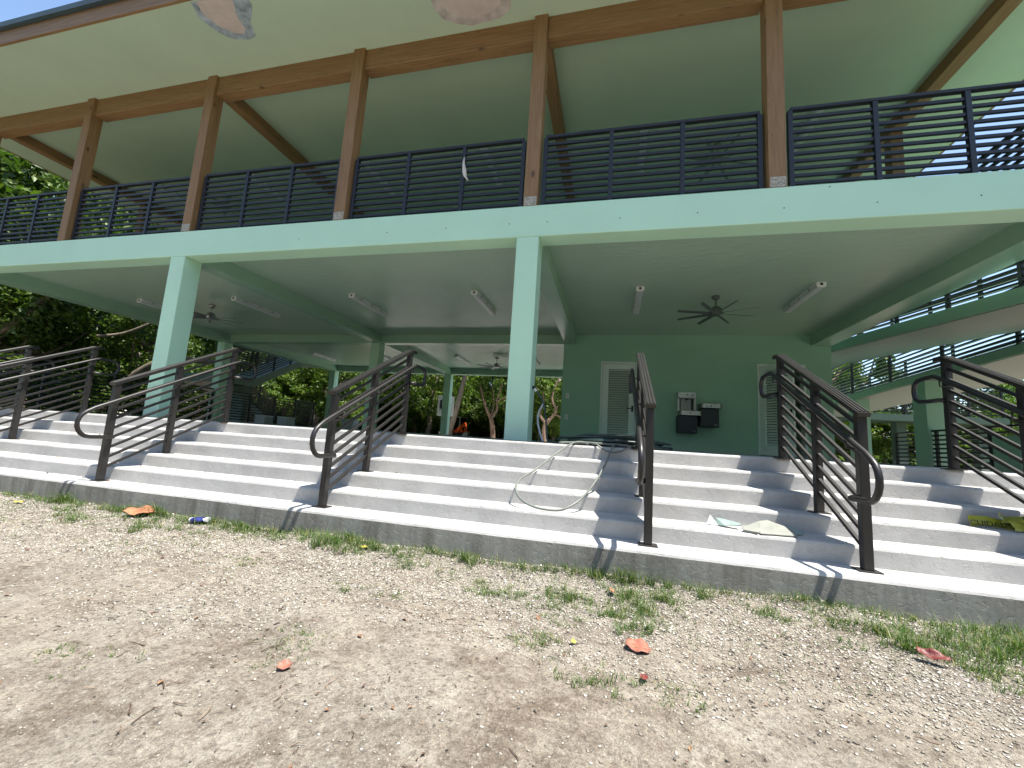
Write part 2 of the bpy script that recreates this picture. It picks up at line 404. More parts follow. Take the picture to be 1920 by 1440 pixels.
# timber upper storey
ZW = ST
for i, x in enumerate(PX):
    o = MB().box(x - .0975, x + .0975, D, D + .195, ZW, 6.178).build('timber_post', M['woodz'], bld, bevel=.008)
    if i > 1: 
        bp = MB().box(x - .085, x + .085, D - .006, D - .0005, ZW + .002, ZW + .13)
        pl = bp.build('base_plate', M['galv'], o)
        nl = MB()
        for (ax, az) in [(-.06, .035), (-.03, .09), (.0, .05), (.04, .1), (.06, .04), (-.055, .1), (.03, .025), (.062, .085)]:
            nl.box(x + ax - .005, x + ax + .005, D - .009, D - .006, ZW + az - .005, ZW + az + .005)
        nl.build('nail_head', M['metal'], o)
for x in (PX[0], PX[-1]):
    for y in (8.12, 11.18, 14.2): MB().box(x - .0975, x + .0975, y, y + .195, ZW, 5.95).build('timber_post', M['woodz'], bld, bevel=.008)
for x in PX:
    MB().box(x - .0975, x + .0975, R3 + .05, R3 + .245, ZW, 5.80).build('timber_post', M['woodz'], bld, bevel=.008)
for i in range(6):
    MB().box(PX[i] + .0975, PX[i + 1] - .0975, D + .045, D + .24, 5.80, CZ).build('timber_beam', M['woodx'], bld, bevel=.008)
for x, yy in ((PX[0], -1), (PX[6], 1)):
    e = 1.15; a, b = (x - e, x - .0975) if yy < 0 else (x + .0975, x + e)
MB().box(PX[0] - .1, PX[-1] + .1, R3 + .05, R3 + .245, 5.80, CZ).build('timber_beam', M['woodx'], bld, bevel=.008)
for k in (0, 2, 4, 6):
    MB().box(PX[k] - .0975, PX[k] + .0975, D + .24, R3 + .05, 5.95, CZ).build('timber_beam', M['woody'], bld, bevel=.008)
# roof
ex0, ex1, ey0, ey1 = -14.42, 6.18, 3.96, 18.4
rf = MB().box(ex0, ex1, ey0, ey1, CZ, CZ + .10).build('soffit', M['soffit'], bld)
fa = MB()
fa.box(ex0 - .04, ex1 + .04, ey0 - .04, ey0, CZ - .01, 6.46)
MB().box(ex0 - .04, ex1 + .04, ey1, ey1 + .04, CZ - .01, 6.46).build('fascia', M['woodx'], bld)
fa.build('fascia', M['woodx'], bld, bevel=.004)
fb = MB(); fb.box(ex0 - .04, ex0, ey0, ey1, CZ - .01, 6.46); MB().box(ex1, ex1 + .04, ey0, ey1, CZ - .01, 6.46).build('fascia', M['woody'], bld, bevel=.004)
fb.build('fascia', M['woody'], bld, bevel=.004)
ro = MB(); q = .09; rz = 6.47
ro.add([(ex0 - q, ey0 - q, rz), (ex1 + q, ey0 - q, rz), (ex1 + q, ey1 + q, rz), (ex0 - q, ey1 + q, rz), (ex0 + 7, 11.2, 8.6), (ex1 - 7, 11.2, 8.6)],
       [(0, 1, 5, 4), (1, 2, 5), (2, 3, 4, 5), (3, 0, 4), (0, 3, 2, 1)])
ro.build('roof', M['roofing'], bld)
de = MB()
de.box(ex0 - .1, ex1 + .1, ey0 - .105, ey0 - .042, 6.40, 6.50); de.box(ex0 - .1, ex0 - .042, ey0 - .04, ey1 + .1, 6.40, 6.50); de.box(ex1 + .042, ex1 + .1, ey0 - .04, ey1 + .1, 6.40, 6.50)
de.build('drip_edge', M['roof'], bld)
# bare plaster patches on the soffit
def blob(pts, z, th, sub=5, jit=.006):
    out = []
    n = len(pts)
    for i in range(n):
        a, b = Vector(pts[i]), Vector(pts[(i + 1) % n])
        for k in range(sub):
            p = a.lerp(b, k / sub); out.append((p.x + random.uniform(-jit, jit), p.y + random.uniform(-jit, jit), z))
    return MB().prism(out, (0, 0, -th))
p1 = [(-6.30, 3.99), (-6.39, 4.20), (-6.34, 4.42), (-6.16, 4.59), (-5.90, 4.64), (-5.74, 4.61), (-5.64, 4.40), (-5.50, 4.30), (-5.37, 4.18), (-5.36, 3.99)]
p1i = [(-6.20, 3.99), (-6.27, 4.18), (-6.20, 4.36), (-6.05, 4.50), (-5.90, 4.54), (-5.80, 4.48), (-5.78, 4.32), (-5.72, 4.20), (-5.62, 4.1), (-5.60, 3.99)]
p2 = [(-2.70, 4.2), (-2.70, 4.62), (-2.70, 4.73), (-2.64, 4.89), (-2.43, 5.01), (-2.20, 5.075), (-1.76, 5.03), (-1.60, 4.94), (-1.56, 4.82), (-1.57, 4.6), (-1.62, 4.2), (-2.1, 4.02)]
p2i = [(-2.55, 4.25), (-2.58, 4.6), (-2.52, 4.8), (-2.38, 4.9), (-2.15, 4.97), (-1.85, 4.93), (-1.72, 4.84), (-1.68, 4.6), (-1.75, 4.2), (-2.1, 4.1)]
for po, pi, pm in ((p1, p1i, 'patchedge'), (p2, p2i, 'patch')):
    po_ = blob(po, CZ - .0005, .003).build('painted_smear', M['patchedge'] if pm == 'patchedge' else simple('mauve grey smear', (.46, .41, .39), .8, .25, 6, 40, .2), bld)
    blob(pi, CZ - .0036, .002, 5, .009).build('plaster_patch', M['patch'], po_)

# ------------------------------------------------------------------ the steps
stp = thing('concrete_steps', 'broad flight of five pale grey concrete steps in front of the pavilion', 'steps', (-4, 3.6, -.9))
def step_block(k):
    y0 = YL - k * GO; zt = FZ - k * RISE; y1 = 4.76 if k == 0 else YL + .1
    zb = zt - RISE - .05 if k < 5 else -1.35
    r = .022
    prof = [(y0, zb), (y0, (zb + zt) / 2), (y0, zt - r), (y0 + r * .29, zt - r * .29), (y0 + r, zt), (y0 + .12, zt - .001), (y1, zt), (y1, zb)]
    xs = np.linspace(XA - .3 + k * .002, 5.35 - k * .002, 240); n = len(prof); vs = []; 
    for x in xs:
        for j, (y, z) in enumerate(prof):
            dy = dz_ = 0
            if 1 <= j <= 4:
                q = noise.noise(Vector((x * 1.7, k * 7.3, j * .2))); q2 = noise.noise(Vector((x * 11, k * 3.1, 5)))
                dy = q * .0035 + q2 * .0018; dz_ = (q2 * .0016 + q * .002) if j > 1 else 0
            vs.append((x, y + dy, z + dz_))
    fs = [(i * n + j, i * n + (j + 1) % n, (i + 1) * n + (j + 1) % n, (i + 1) * n + j) for i in range(len(xs) - 1) for j in range(n)]
    fs += [tuple(range(n)), tuple((len(xs) - 1) * n + j for j in range(n - 1, -1, -1))]
    mb = MB().add(vs, fs)
    o = mb.build('step' if k else 'landing_edge', [M['step'], M['kerb']], stp)
    me = o.data
    for p in me.polygons:
        if k == 5 and abs(p.normal.y) > .95 and p.center.y < y0 + .02: p.material_index = 1
        if abs(p.normal.x) < .5 and p.center.y < y0 + .2: p.use_smooth = False
    return o
for k in range(6): step_block(k)

# ------------------------------------------------------------------ stair handrails
def handrail(X, side, label):
    yl, ym, yu = 3.18, 3.78, 4.47
    zl, zu = .335, .985; sl = (zu - zl) / (yu - yl)
    t = thing('stair_railing', label, 'railing', (X, yl, -.68), 'bronze metal railings on the front steps')
    m = M['metal']
    def zt(y): return zl + sl * (y - yl)
    base = {yl: FZ - 5 * RISE, ym: FZ - 3 * RISE, yu: FZ}
    for y in (yl, ym, yu):
        MB().box(X - .0275, X + .0275, y - .0275, y + .0275, base[y] + .008, zt(y) - .03).build('post', m, t, bevel=.004)
        MB().box(X - .065, X + .065, y - .05, y + .05, base[y] - .002, base[y] + .008).build('base_plate', m, t, bevel=.002)
    # moulded cap rail: flat with two ribs, then a short level end
    tr = MB(); 
    a, b, c = Vector((X, yl - .05, zt(yl - .05) - .012)), Vector((X, yu - .02, zt(yu - .02) - .012)), Vector((X, yu + .10, zt(yu) - .012))
    tr.bar(a, b, .074, .030); tr.bar(b, c, .0735, .0295)
    for s in (-.023, .0, .023):
        o = Vector((s, 0, .0175)); tr.tube([a + o, b + o, c + o], .0085, 6)
    tr.build('top_rail', m, t)
    for j in range(9):
        dzv = .105 + j * .0985
        y0, y1 = yl + .0275, yu - .0275
        MB().bar((X, y0, zt(y0) - dzv), (X, y1, zt(y1) - dzv), .025, .025).build('bar', m, t, bevel=.003)
    hx = X + side * .078; off = .19
    def zh(y): return zt(y) - off
    pts = []
    # upper return loop
    pts += [(X + side * .02, yu, zu - .40), (hx - side * .01, yu + .01, zu - .40), (hx, yu + .12, zu - .40)]
    cy, cz, rr = yu + .20, zu - .29, .11
    for q in range(1, 8): a_ = -math.pi / 2 + q * math.pi / 8; pts.append((hx, cy + rr * math.cos(a_) * .9, cz + rr * math.sin(a_)))
    pts += [(hx, yu + .14, zu - .18), (hx, yu + .03, zh(yu) + .01), (hx, yu - .06, zh(yu - .06))]
    yend = yl - .20
    for q in range(1, 9): y = yu - .06 + (yend - yu + .06) * q / 8; pts.append((hx, y, zh(y)))
    z0 = zh(yend); cy, cz = yl - .235, z0 - .155
    for q in range(0, 9):
        a_ = R(118) + q * R(152) / 8; pts.append((hx, cy + .03 + .115 * math.cos(a_), cz + .13 * math.sin(a_)))
    zlow = cz - .13
    pts += [(hx, yl - .12, zlow), (hx, yl - .02, zlow), (hx - side * .02, yl + .005, zlow), (X + side * .02, yl + .01, zlow)]
    MB().tube(pts, .0195, 10).build('handrail', m, t, smooth=True)
    br = MB()
    for y in (yl + .02, ym, yu - .03): br.tube([(X, y, zh(y) - .075), (hx, y, zh(y) - .075), (hx, y, zh(y) - .015)], .007, 6)
    br.build('bracket', m, t, smooth=True)
handrail(2.93, -1, 'railing at the right edge of the photo, above the caution tape')
handrail(1.595, -1, 'railing on the steps in front of the drinking fountains, beside the scraps of board')
handrail(.275, -1, 'railing seen end on in the middle of the steps, just right of the hose')
handrail(-2.40, 1, 'railing on the steps just left of the tall middle column')
handrail(-5.02, 1, 'railing on the steps crossing in front of the left column')
handrail(-7.65, 1, 'railing left of the left column, with a dim loop handrail before dark trees')
handrail(-9.10, 1, 'railing at the far left edge of the photo, partly cut off by the frame')

# ------------------------------------------------------------------ guard rails
def guard(pts, label, nbars=10, h=1.09, posts=None, mat='metalshade', group='horizontal bar guard rails', post_w=.055, bar_w=.036):
    """guard along a polyline of base points; posts: list of fractions on each segment"""
    a0 = Vector(pts[0])
    t = thing('guard_railing', label, 'railing', a0, group); m = M[mat]
    done = set()
    for i in range(len(pts) - 1):
        a, b = Vector(pts[i]), Vector(pts[i + 1]); d = b - a
        up = Vector((0, 0, h))
        MB().bar(a + up - Vector((0, 0, .02)), b + up - Vector((0, 0, .02)), .06, .04).build('top_rail', m, t, bevel=.004)
        for f in (posts or [0, 1 / 3, 2 / 3, 1]):
            p = a + d * f; key = tuple(round(c, 3) for c in p)
            if key in done: continue
            done.add(key)
            MB().box(p.x - post_w / 2, p.x + post_w / 2, p.y - post_w / 2, p.y + post_w / 2, p.z, p.z + h - .04).build('post', m, t, bevel=.003)
        for j in range(nbars):
            z = (j + .95) * (h - .04) / (nbars + .9)
            MB().bar(a + Vector((0, 0, z)), b + Vector((0, 0, z)), bar_w * .9, bar_w).build('bar', m, t)
    return t
ordn = ['first', 'second', 'third', 'fourth', 'fifth', 'sixth']
gl = ['guard rail at the upper left corner of the balcony, before trees',
      'guard rail between the two leftmost full timber posts',
      'guard rail left of the timber post above the left part of the balcony, fan behind it',
      'guard rail with a pale strip of cloth hanging on it',
      'guard rail right of the post above the middle column, lamp behind it',
      'guard rail at the right end of the balcony with sky behind']
gl[2] = 'guard rail left of the one with the cloth strip'
gl[1] = 'guard rail over the left green column, slanting beam and trees behind'
for i in range(6):
    g = .11 if i < 5 else .13
    a, b = PX[i] + .0975 + g - .05, PX[i + 1] - .0975 - g + .05
    guard([(a, D + .10, ST), (b, D + .10, ST)], gl[i])
for x, wd in ((PX[0], 'left'), (PX[-1], 'right')):
    ys = [5.295, 8.12, 8.315, 11.18, 11.375, 14.2, 14.395, R3 + .05]
    guard([(x, 5.35, ST), (x, R3, ST)], 'long side guard rail along the %s end of the upper floor' % wd, posts=[0, .12, .24, .36, .5, .62, .74, .87, 1])
guard([(-13.27, 5.45, FZ), (-13.27, R2 - .05, FZ)], 'dim guard rail on the left side of the ground floor, behind the steps', posts=[0, .25, .5, .75, 1])
guard([(-13.27, R2 + .35, FZ), (-13.27, 16.2, FZ)], 'guard rail on the ground floor beneath the rear left stair', posts=[0, .25, .5, .75, 1])

# ------------------------------------------------------------------ ramp on the right
rmp = thing('access_ramp', 'green concrete switchback ramp climbing along the right end of the pavilion', 'ramp', (7, 11, -.9))
def run(x0, x1, pts, th, name='ramp_run'):
    n = len(pts); poly = [(x0, y, z) for y, z in pts] + [(x0, y, z - th) for y, z in reversed(pts)]
    q_ = [(x0 + .03, y, z - th - .0005) for y, z in pts] + [(x0 + .03, y, z - th - .012) for y, z in reversed(pts)]
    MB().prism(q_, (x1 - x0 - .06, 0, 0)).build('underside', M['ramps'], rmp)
    return MB().prism(poly, (x1 - x0, 0, 0)).build(name, M['deep'], rmp)
def r1z(y): return 2.33 + (y - 5.1) * .0875
def r2z(y): return 2.33 + (5.9 - y) * .046 + .07
rz1 = r1z(5.1)
run(5.35, 6.93, [(5.6, r1z(5.6)), (14.6, r1z(14.6)), (17.4, r1z(14.6))], .22)
run(7.0, 8.58, [(5.6, 2.40), (18.0, 1.78)], .17)
MB().box(5.35, 8.58, 3.9, 5.6, 2.10, 2.39).build('ramp_landing', M['deep'], rmp)
MB().box(7.0, 13.5, 18.0, 19.7, 1.55, 1.79).build('ramp_landing', M['deepshade'], rmp)
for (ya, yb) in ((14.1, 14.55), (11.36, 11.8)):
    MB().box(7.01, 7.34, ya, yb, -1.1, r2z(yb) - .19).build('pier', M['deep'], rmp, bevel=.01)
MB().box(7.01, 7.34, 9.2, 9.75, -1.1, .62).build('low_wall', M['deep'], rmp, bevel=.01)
for xx in (7.2, 10.5, 13): MB().box(xx, xx + .33, 18.6, 18.95, -1, 1.54).build('pier', M['deepshade'], rmp, bevel=.01)
fr = [i / 7 for i in range(8)]
guard([(5.45, 5.6, r1z(5.6)), (5.45, 14.6, r1z(14.6))], 'guard rail on the near side of the uppermost ramp run', posts=fr)
guard([(6.83, 5.6, r1z(5.6)), (6.83, 14.6, r1z(14.6))], 'guard rail on the far side of the uppermost ramp run', posts=fr)
guard([(7.1, 5.6, 2.40), (7.1, 18.0, 1.78)], 'guard rail on the near side of the middle ramp run', posts=fr)
guard([(8.48, 5.6, 2.40), (8.48, 18.0, 1.78)], 'guard rail on the far side of the middle ramp run', posts=fr)
guard([(8.6, 18.1, 1.79), (13.4, 18.1, 1.79)], 'guard rail on the level rear landing of the ramp', posts=[0, .2, .4, .6, .8, 1])
guard([(7.1, 12.6, -.32), (7.1, 7.2, -.22)], 'low guard rail between the green ramp piers at ground level', posts=[0, .25, .5, .75, 1])
guard([(5.45, 4.0, 2.39), (5.45, 5.55, 2.39)], 'short guard rail at the front turn of the ramp', posts=[0, 1])

# ------------------------------------------------------------------ stair at the rear left
st2 = thing('rear_stair', 'green concrete switchback stair behind the left end of the pavilion', 'stair', (-14.4, 14, -.5))
def srun(x0, x1, pts, th):
    poly = [(x0, y, z) for y, z in pts] + [(x0, y, z - th) for y, z in reversed(pts)]
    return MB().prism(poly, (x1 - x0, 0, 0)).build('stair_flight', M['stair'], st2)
srun(-15.1, -13.72, [(13.3, 1.70), (16.0, 3.15), (17.2, 3.15)], .30)
MB().box(-16.7, -13.72, 12.0, 13.3, 1.38, 1.70).build('stair_landing', M['stair'], st2)
srun(-16.7, -15.3, [(13.3, 1.70), (16.3, -.1), (16.6, -.3)], .30)
MB().box(-15.2, -13.9, 13.0, 13.25, -.9, 1.37).build('pier', M['stair'], st2)
guard([(-13.8, 13.3, 1.72), (-13.8, 15.9, 3.1)], 'guard rail on the upper flight of the rear left stair', posts=[0, .33, .66, 1])
guard([(-15.0, 13.3, 1.72), (-15.0, 15.9, 3.1)], 'guard rail on the outer side of the upper rear stair flight', posts=[0, .33, .66, 1])
guard([(-13.8, 12.05, 1.70), (-13.8, 13.25, 1.70)], 'guard rail on the near edge of the rear stair landing', posts=[0, 1])
guard([(-15.4, 13.3, 1.66), (-15.4, 16.2, -.05)], 'guard rail on the lower flight of the rear left stair', posts=[0, .33, .66, 1])

# ------------------------------------------------------------------ lamps and fans
def lamp(loc, label):
    x, y, z = loc
    t = thing('strip_light', label, 'ceiling light', loc, 'strip lights on the ceilings')
    L = 1.40
    MB().box(x - .075, x + .075, y, y + L, z - .035, z).build('housing', M['white'], t, bevel=.006)
    prof = [(-.068, -.035), (-.068, -.07), (-.045, -.092), (.045, -.092), (.068, -.07), (.068, -.035)]
    MB().prism([(x + a, y + .02, z + b) for a, b in prof], (0, L - .04, 0)).build('diffuser', M['lens'], t, bevel=.004)
    for yy in (y + .001, y + L - .021):
        MB().prism([(x + a * 1.06, yy, z + b * 1.04) for a, b in prof], (0, .02, 0)).build('end_cap', M['white'], t)
    MB().box(x - .02, x + .02, y - .006, y, z - .06, z - .02).build('cable_gland', M['black'], t)
    for q in (.2, .5, .8):
        for s in (-1, 1): MB().box(x + s * .072 - .008, x + s * .072 + .008, y + L * q - .02, y + L * q + .02, z - .06, z - .02).build('clip', M['steel'], t)
LX = [-11.98, -8.96, -5.71, -2.83, .45, 3.40]
FL = ['strip light beside the left end beam, half hidden by the left column', 'strip light right of the left ceiling fan', 'strip light on the lower ceiling, left of the pair beside the tall middle column',
      'strip light just left of the tall middle column', 'strip light above the louvred door', 'strip light right of the ceiling fan over the drinking fountains']
for x, l in zip(LX, FL): lamp((x, 7.70, CE), l)
BL = ['far strip light in the rear bay next to the left stair', 'far strip light in the rear bay, hidden behind the second railing', 'far strip light left of the rear ceiling fan', 'far strip light just right of the middle column']
for x, l in zip(LX[:4], BL): lamp((x, 14.15, CE), l)
UL = ['upper floor strip light behind the leftmost full guard rail', 'upper floor strip light beside the left upper fan', 'upper floor strip light left of the cloth strip', 'upper floor strip light right of the cloth strip',
      'upper floor strip light behind the guard rail over the louvred door', 'upper floor strip light right of the rightmost timber post']
for x, l in zip(LX, UL): lamp((x, 7.50, CZ), l)
def fan(loc, label, mat, rot=0.2, nb=8):
    x, y, z = loc
    t = thing('ceiling_fan', label, 'ceiling fan', loc, 'ceiling fans')
    MB().lathe([(.03, 0), (.075, 0), (.07, -.05), (.03, -.075)], (x, y, z), 18).build('canopy', M['steel'] if mat == 'fan' else M[mat], t, smooth=True)
    MB().tube([(x, y, z - .06), (x, y, z - .24)], .014, 8).build('downrod', M['steel'] if mat == 'fan' else M[mat], t, smooth=True)
    MB().lathe([(.02, -.20), (.06, -.22), (.10, -.25), (.115, -.30), (.115, -.35), (.09, -.38), (.03, -.39)], (x, y, z), 22).build('motor', M['steel'] if mat == 'fan' else M[mat], t, smooth=True)
    for k in range(nb):
        a = rot + 2 * math.pi * k / nb; d = Vector((math.cos(a), math.sin(a), 0)); s = Vector((-d.y, d.x, 0))
        c = Vector((x, y, z - .345)); r0, r1 = .10, .74
        vs = []
        for r_, w_, tw in ((r0, .028, .014), (.2, .036, .012), (r1 - .04, .030, .009), (r1, .02, .008)):
            for sg in (-1, 1):
                for up in (-.004, .004): vs.append(c + d * r_ + s * sg * w_ + Vector((0, 0, sg * tw + up)))
        fs = []
        for i in range(3):
            o = i * 4
            fs += [(o, o + 4, o + 6, o + 2), (o + 1, o + 3, o + 7, o + 5), (o, o + 1, o + 5, o + 4), (o + 2, o + 6, o + 7, o + 3)]
        fs += [(0, 2, 3, 1), (12, 13, 15, 14)]
        MB().add(vs, fs).build('blade', M[mat], t)
fan((-10.27, 8.27, CE), 'ceiling fan on the lower ceiling just right of the left column', 'fan', .1)
fan((1.89, 8.33, CE), 'ceiling fan on the lower ceiling over the drinking fountains', 'fandark', .25)
fan((-4.25, 14.6, CE), 'small far ceiling fan in the rear bay beside the middle column', 'fan', .5)
fan((1.91, 8.28, CZ), 'upper floor ceiling fan behind the guard rail left of the right timber post', 'fanpale', .3)
fan((-10.5, 8.40, CZ), 'upper floor ceiling fan behind the guard rail over the left column', 'fanpale', .15)

# ------------------------------------------------------------------ drinking fountains
def cooler(x0, x1, zt, zb, name, label, basin_shift=0.0, filler=False):
    xm = (x0 + x1) / 2; y = R2
    t = thing(name, label, 'drinking fountain', (xm, y, zb))
    MB().box(x0, x1, y - .36, y - .002, zb, zt - .11).build('cabinet', M['cabinet'], t, bevel=.012)
    b0, b1 = x0 + basin_shift, x1 + basin_shift + .03
    pr = [(b0 - .01, y - .40), (b0 + .04, y - .45), (b1 - .04, y - .45), (b1 + .01, y - .40), (b1 + .01, y - .004), (b0 - .01, y - .004)]
    b_ = MB().prism([(a, c, zt - .108) for a, c in pr], (0, 0, .125)).build('basin', M['steel'], t, bevel=.012)
    MB().box(xm + basin_shift - .045, xm + basin_shift + .045, y - .4555, y - .4505, zt - .09, zt).build('push_plate', M['white'], b_, bevel=.002)
    MB().prism([(xm + basin_shift + .028 * math.cos(math.pi + q * math.pi / 8), y - .459, zt - .04 + .026 * math.sin(math.pi + q * math.pi / 8)) for q in range(9)], (0, .003, 0)).build('push_mark', M['black'], b_)
    sp = MB(); sx = b1 - .09
    sp.tube([(sx, y - .3, zt + .015), (sx, y - .3, zt + .06), (sx - .012, y - .315, zt + .072)], .013, 8); sp.lathe([(.02, 0), (.02, .012)], (sx, y - .3, zt + .017), 12)
    sp.build('spout', M['steel'], t, smooth=True)
    MB().box(x1 - .11, x1 - .04, y - .3635, y - .3605, zb + .055, zb + .067).build('badge', M['lightgrey'], t)
    if filler:
        f0, f1 = x0 + .01, x1 - .01; fz0, fz1 = zt + .018, zt + .50
        MB().box(f0, f1, y - .10, y - .003, fz0, fz1).build('filler_back', M['lightgrey'], t, bevel=.004)
        MB().box(f0, f1, y - .26, y - .101, fz1 - .165, fz1).build('filler_head', M['steel'], t, bevel=.012)
        for a, b in ((f0, f0 + .045), (f1 - .045, f1)): MB().box(a, b, y - .23, y - .101, fz0, fz1 - .167).build('side_panel', M['white'], t, bevel=.008)
        for a, b in ((f0 + .047, f0 + .085), (f1 - .095, f1 - .047)): MB().box(a, b, y - .14, y - .101, fz0 + .002, fz1 - .168).build('shadow_strip', M['cabinet'], t)
        cx = (f0 + f1) / 2
        # outline of a bottle on the back panel
        bt = [(-.03, .0), (-.038, .03), (-.036, .13), (-.014, .19), (-.012, .215), (.012, .215), (.014, .19), (.036, .13), (.038, .03), (.03, .0), (-.03, .0)]
        MB().tube([(cx + a, y - .1015, fz0 + .025 + b) for a, b in bt], .0025, 5).build('bottle_outline', M['metal'], t)
        MB().lathe([(.008, -.05), (.03, 0)], (cx, y - .19, fz1 - .168), 12).build('nozzle', M['black'], t)
        MB().box(cx - .05, cx + .05, y - .2655, y - .2605, fz1 - .15, fz1 - .03).build('push_plate', M['white'], t)
        MB().prism([(cx + .03 * math.cos(math.pi + q * math.pi / 8), y - .269, fz1 - .065 + .028 * math.sin(math.pi + q * math.pi / 8)) for q in range(9)], (0, .003, 0)).build('push_mark', M['black'], t)
        MB().box(cx + .10, cx + .17, y - .2655, y - .2605, fz1 - .11, fz1 - .06).build('display', simple('blue grey display', (.25, .3, .38), .3), t)
k_ = (R2 - .36) / R2
cooler(1.60, 2.05, .965 * k_ + .01, .42 * k_, 'bottle_filling_fountain', 'lower left drinking fountain with a tall bottle filling panel above it', .05, True)
cooler(2.12, 2.54, 1.20 * k_ - .02, .60 * k_, 'drinking_fountain', 'plain drinking fountain mounted higher, right of the bottle filler', .015)
for i, (z, l) in enumerate(((1.26, 'white switch plate on the green wall corner, upper of two'), (.68, 'white outlet plate on the green wall corner, lower of two'))):
    t = thing('wall_plate', l, 'switch plate', (-1.195, R2, z), 'wall plates on the room corner')
    MB().box(-1.24, -1.15, R2 - .008, R2 - .0005, z - .068, z + .068).build('plate', M['white'], t, bevel=.003)
    MB().box(-1.215, -1.175, R2 - .012, R2 - .0085, z - .035, z + .035).build('toggle', M['lightgrey'], t, bevel=.002)
t = thing('outlet_plate', 'small pale outlet plate low on a far rear column', 'switch plate', (-7.25, R3, 1.0))
MB().box(-7.29, -7.20, R3 - .01, R3 - .0005, .50, .64).build('plate', M['white'], t, bevel=.003)

# ------------------------------------------------------------------ hose
def smooth_path(pts, n=6):
    P_ = [Vector(p) for p in pts]; out = []
    for i in range(len(P_) - 1):
        p0, p1, p2, p3 = P_[max(i - 1, 0)], P_[i], P_[i + 1], P_[min(i + 2, len(P_) - 1)]
        for k in range(n):
            t = k / n
            out.append(.5 * ((2 * p1) + (p2 - p0) * t + (2 * p0 - 5 * p1 + 4 * p2 - p3) * t * t + (3 * p1 - p0 - 3 * p2 + p3) * t ** 3))
    out.append(P_[-1]); return out
hs = thing('garden_hose', 'green garden hose coiled on the landing with a loop hanging down the steps', 'hose', (0, 4.6, FZ))
HP = [(-.25, 4.62, .01), (-.384, 4.45, -.002), (-.546, 4.144, -.135), (-.673, 3.843, -.27), (-.768, 3.682, -.345), (-.786, 3.556, -.402), (-.753, 3.457, -.448), (-.686, 3.371, -.492), (-.59, 3.325, -.522), (-.489, 3.318, -.535), (-.38, 3.33, -.533), (-.311, 3.355, -.508), (-.234, 3.434, -.458), (-.17, 3.574, -.392), (-.109, 3.761, -.308), (-.074, 3.908, -.242), (-.037, 4.067, -.168), (.003, 4.305, -.062), (.04, 4.47, .008), (.12, 4.62, .01)]
MB().tube(smooth_path(HP), .0095, 8).build('hanging_loop', M['hosepale'], hs, smooth=True)
H2 = [(-.20, 4.56, .0), (-.15, 4.46, .0), (-.112, 4.425, -.025), (-.052, 4.42, -.062), (.018, 4.42, -.075), (.088, 4.42, -.064), (.142, 4.425, -.038), (.20, 4.46, -.005), (.25, 4.56, .0)]
MB().tube(smooth_path(H2), .0095, 8).build('short_loop', M['hosepale'], hs, smooth=True)
cp = []; rs = random.Random(3)
for i in range(15):
    a0 = rs.uniform(0, 6.28); cx, cy = .02 + rs.uniform(-.10, .10), 4.86 + rs.uniform(-.05, .05); rx, ry = rs.uniform(.36, .62), rs.uniform(.20, .32); zz = FZ + .016 + .0078 * i
    for k in range(14):
        a = a0 + k * 2 * math.pi / 14
        cp.append((cx + rx * math.cos(a), cy + ry * math.sin(a), max(FZ + .012, zz + rs.uniform(-.008, .012) - .035 * abs(math.cos(a)) ** 3)))
MB().tube(smooth_path(cp, 3), .0115, 7).build('coil', M['hose'], hs, smooth=True)
cq = []
for (ax, ay, bx, by) in ((-.55, 4.52, .15, 4.56), (-.35, 4.60, .3, 4.50), (-.5, 4.49, -.05, 4.52)):
    for k in range(6): f = k / 5; cq.append((ax + (bx - ax) * f, ay + (by - ay) * f + .02 * math.sin(f * 6), FZ + .014 + .02 * math.sin(f * 3.1)))
MB().tube(smooth_path(cq[:6], 3), .0115, 7).build('strand', M['hosepale'], hs, smooth=True)
MB().tube(smooth_path(cq[6:12], 3), .0115, 7).build('strand', M['hosepale'], hs, smooth=True)
# riser hose from the tap on the middle column
MB().tube(smooth_path([(-.985, 5.25, .655), (-.95, 5.25, .62), (-.865, 5.25, .48), (-.815, 5.24, .25), (-.79, 5.2, .06), (-.72, 5.1, FZ + .02), (-.45, 4.95, FZ + .015)]), .012, 8).build('riser', M['hose'], hs, smooth=True)
MB().tube(smooth_path([(-.86, 5.25, .47), (-.92, 5.27, .36), (-.925, 5.27, .22), (-.87, 5.25, .05), (-.845, 5.24, FZ + .013)]), .013, 8).build('riser', M['lightgrey'], hs, smooth=True)
tp = thing('water_tap', 'small metal tap on the right side of the middle column, feeding the hose', 'tap', (-1.02, 5.25, .66))
MB().tube([(-1.022, 5.25, .675), (-.985, 5.25, .67)], .014, 8).build('body', M['metal'], tp, smooth=True)
MB().tube([(-.994, 5.25, .664), (-.963, 5.25, .632)], .017, 8).build('coupling', M['white'], tp, smooth=True)
MB().lathe([(.024, 0), (.024, .01)], (-1.0, 5.25, .69), 10).build('handle', M['metal'], tp)

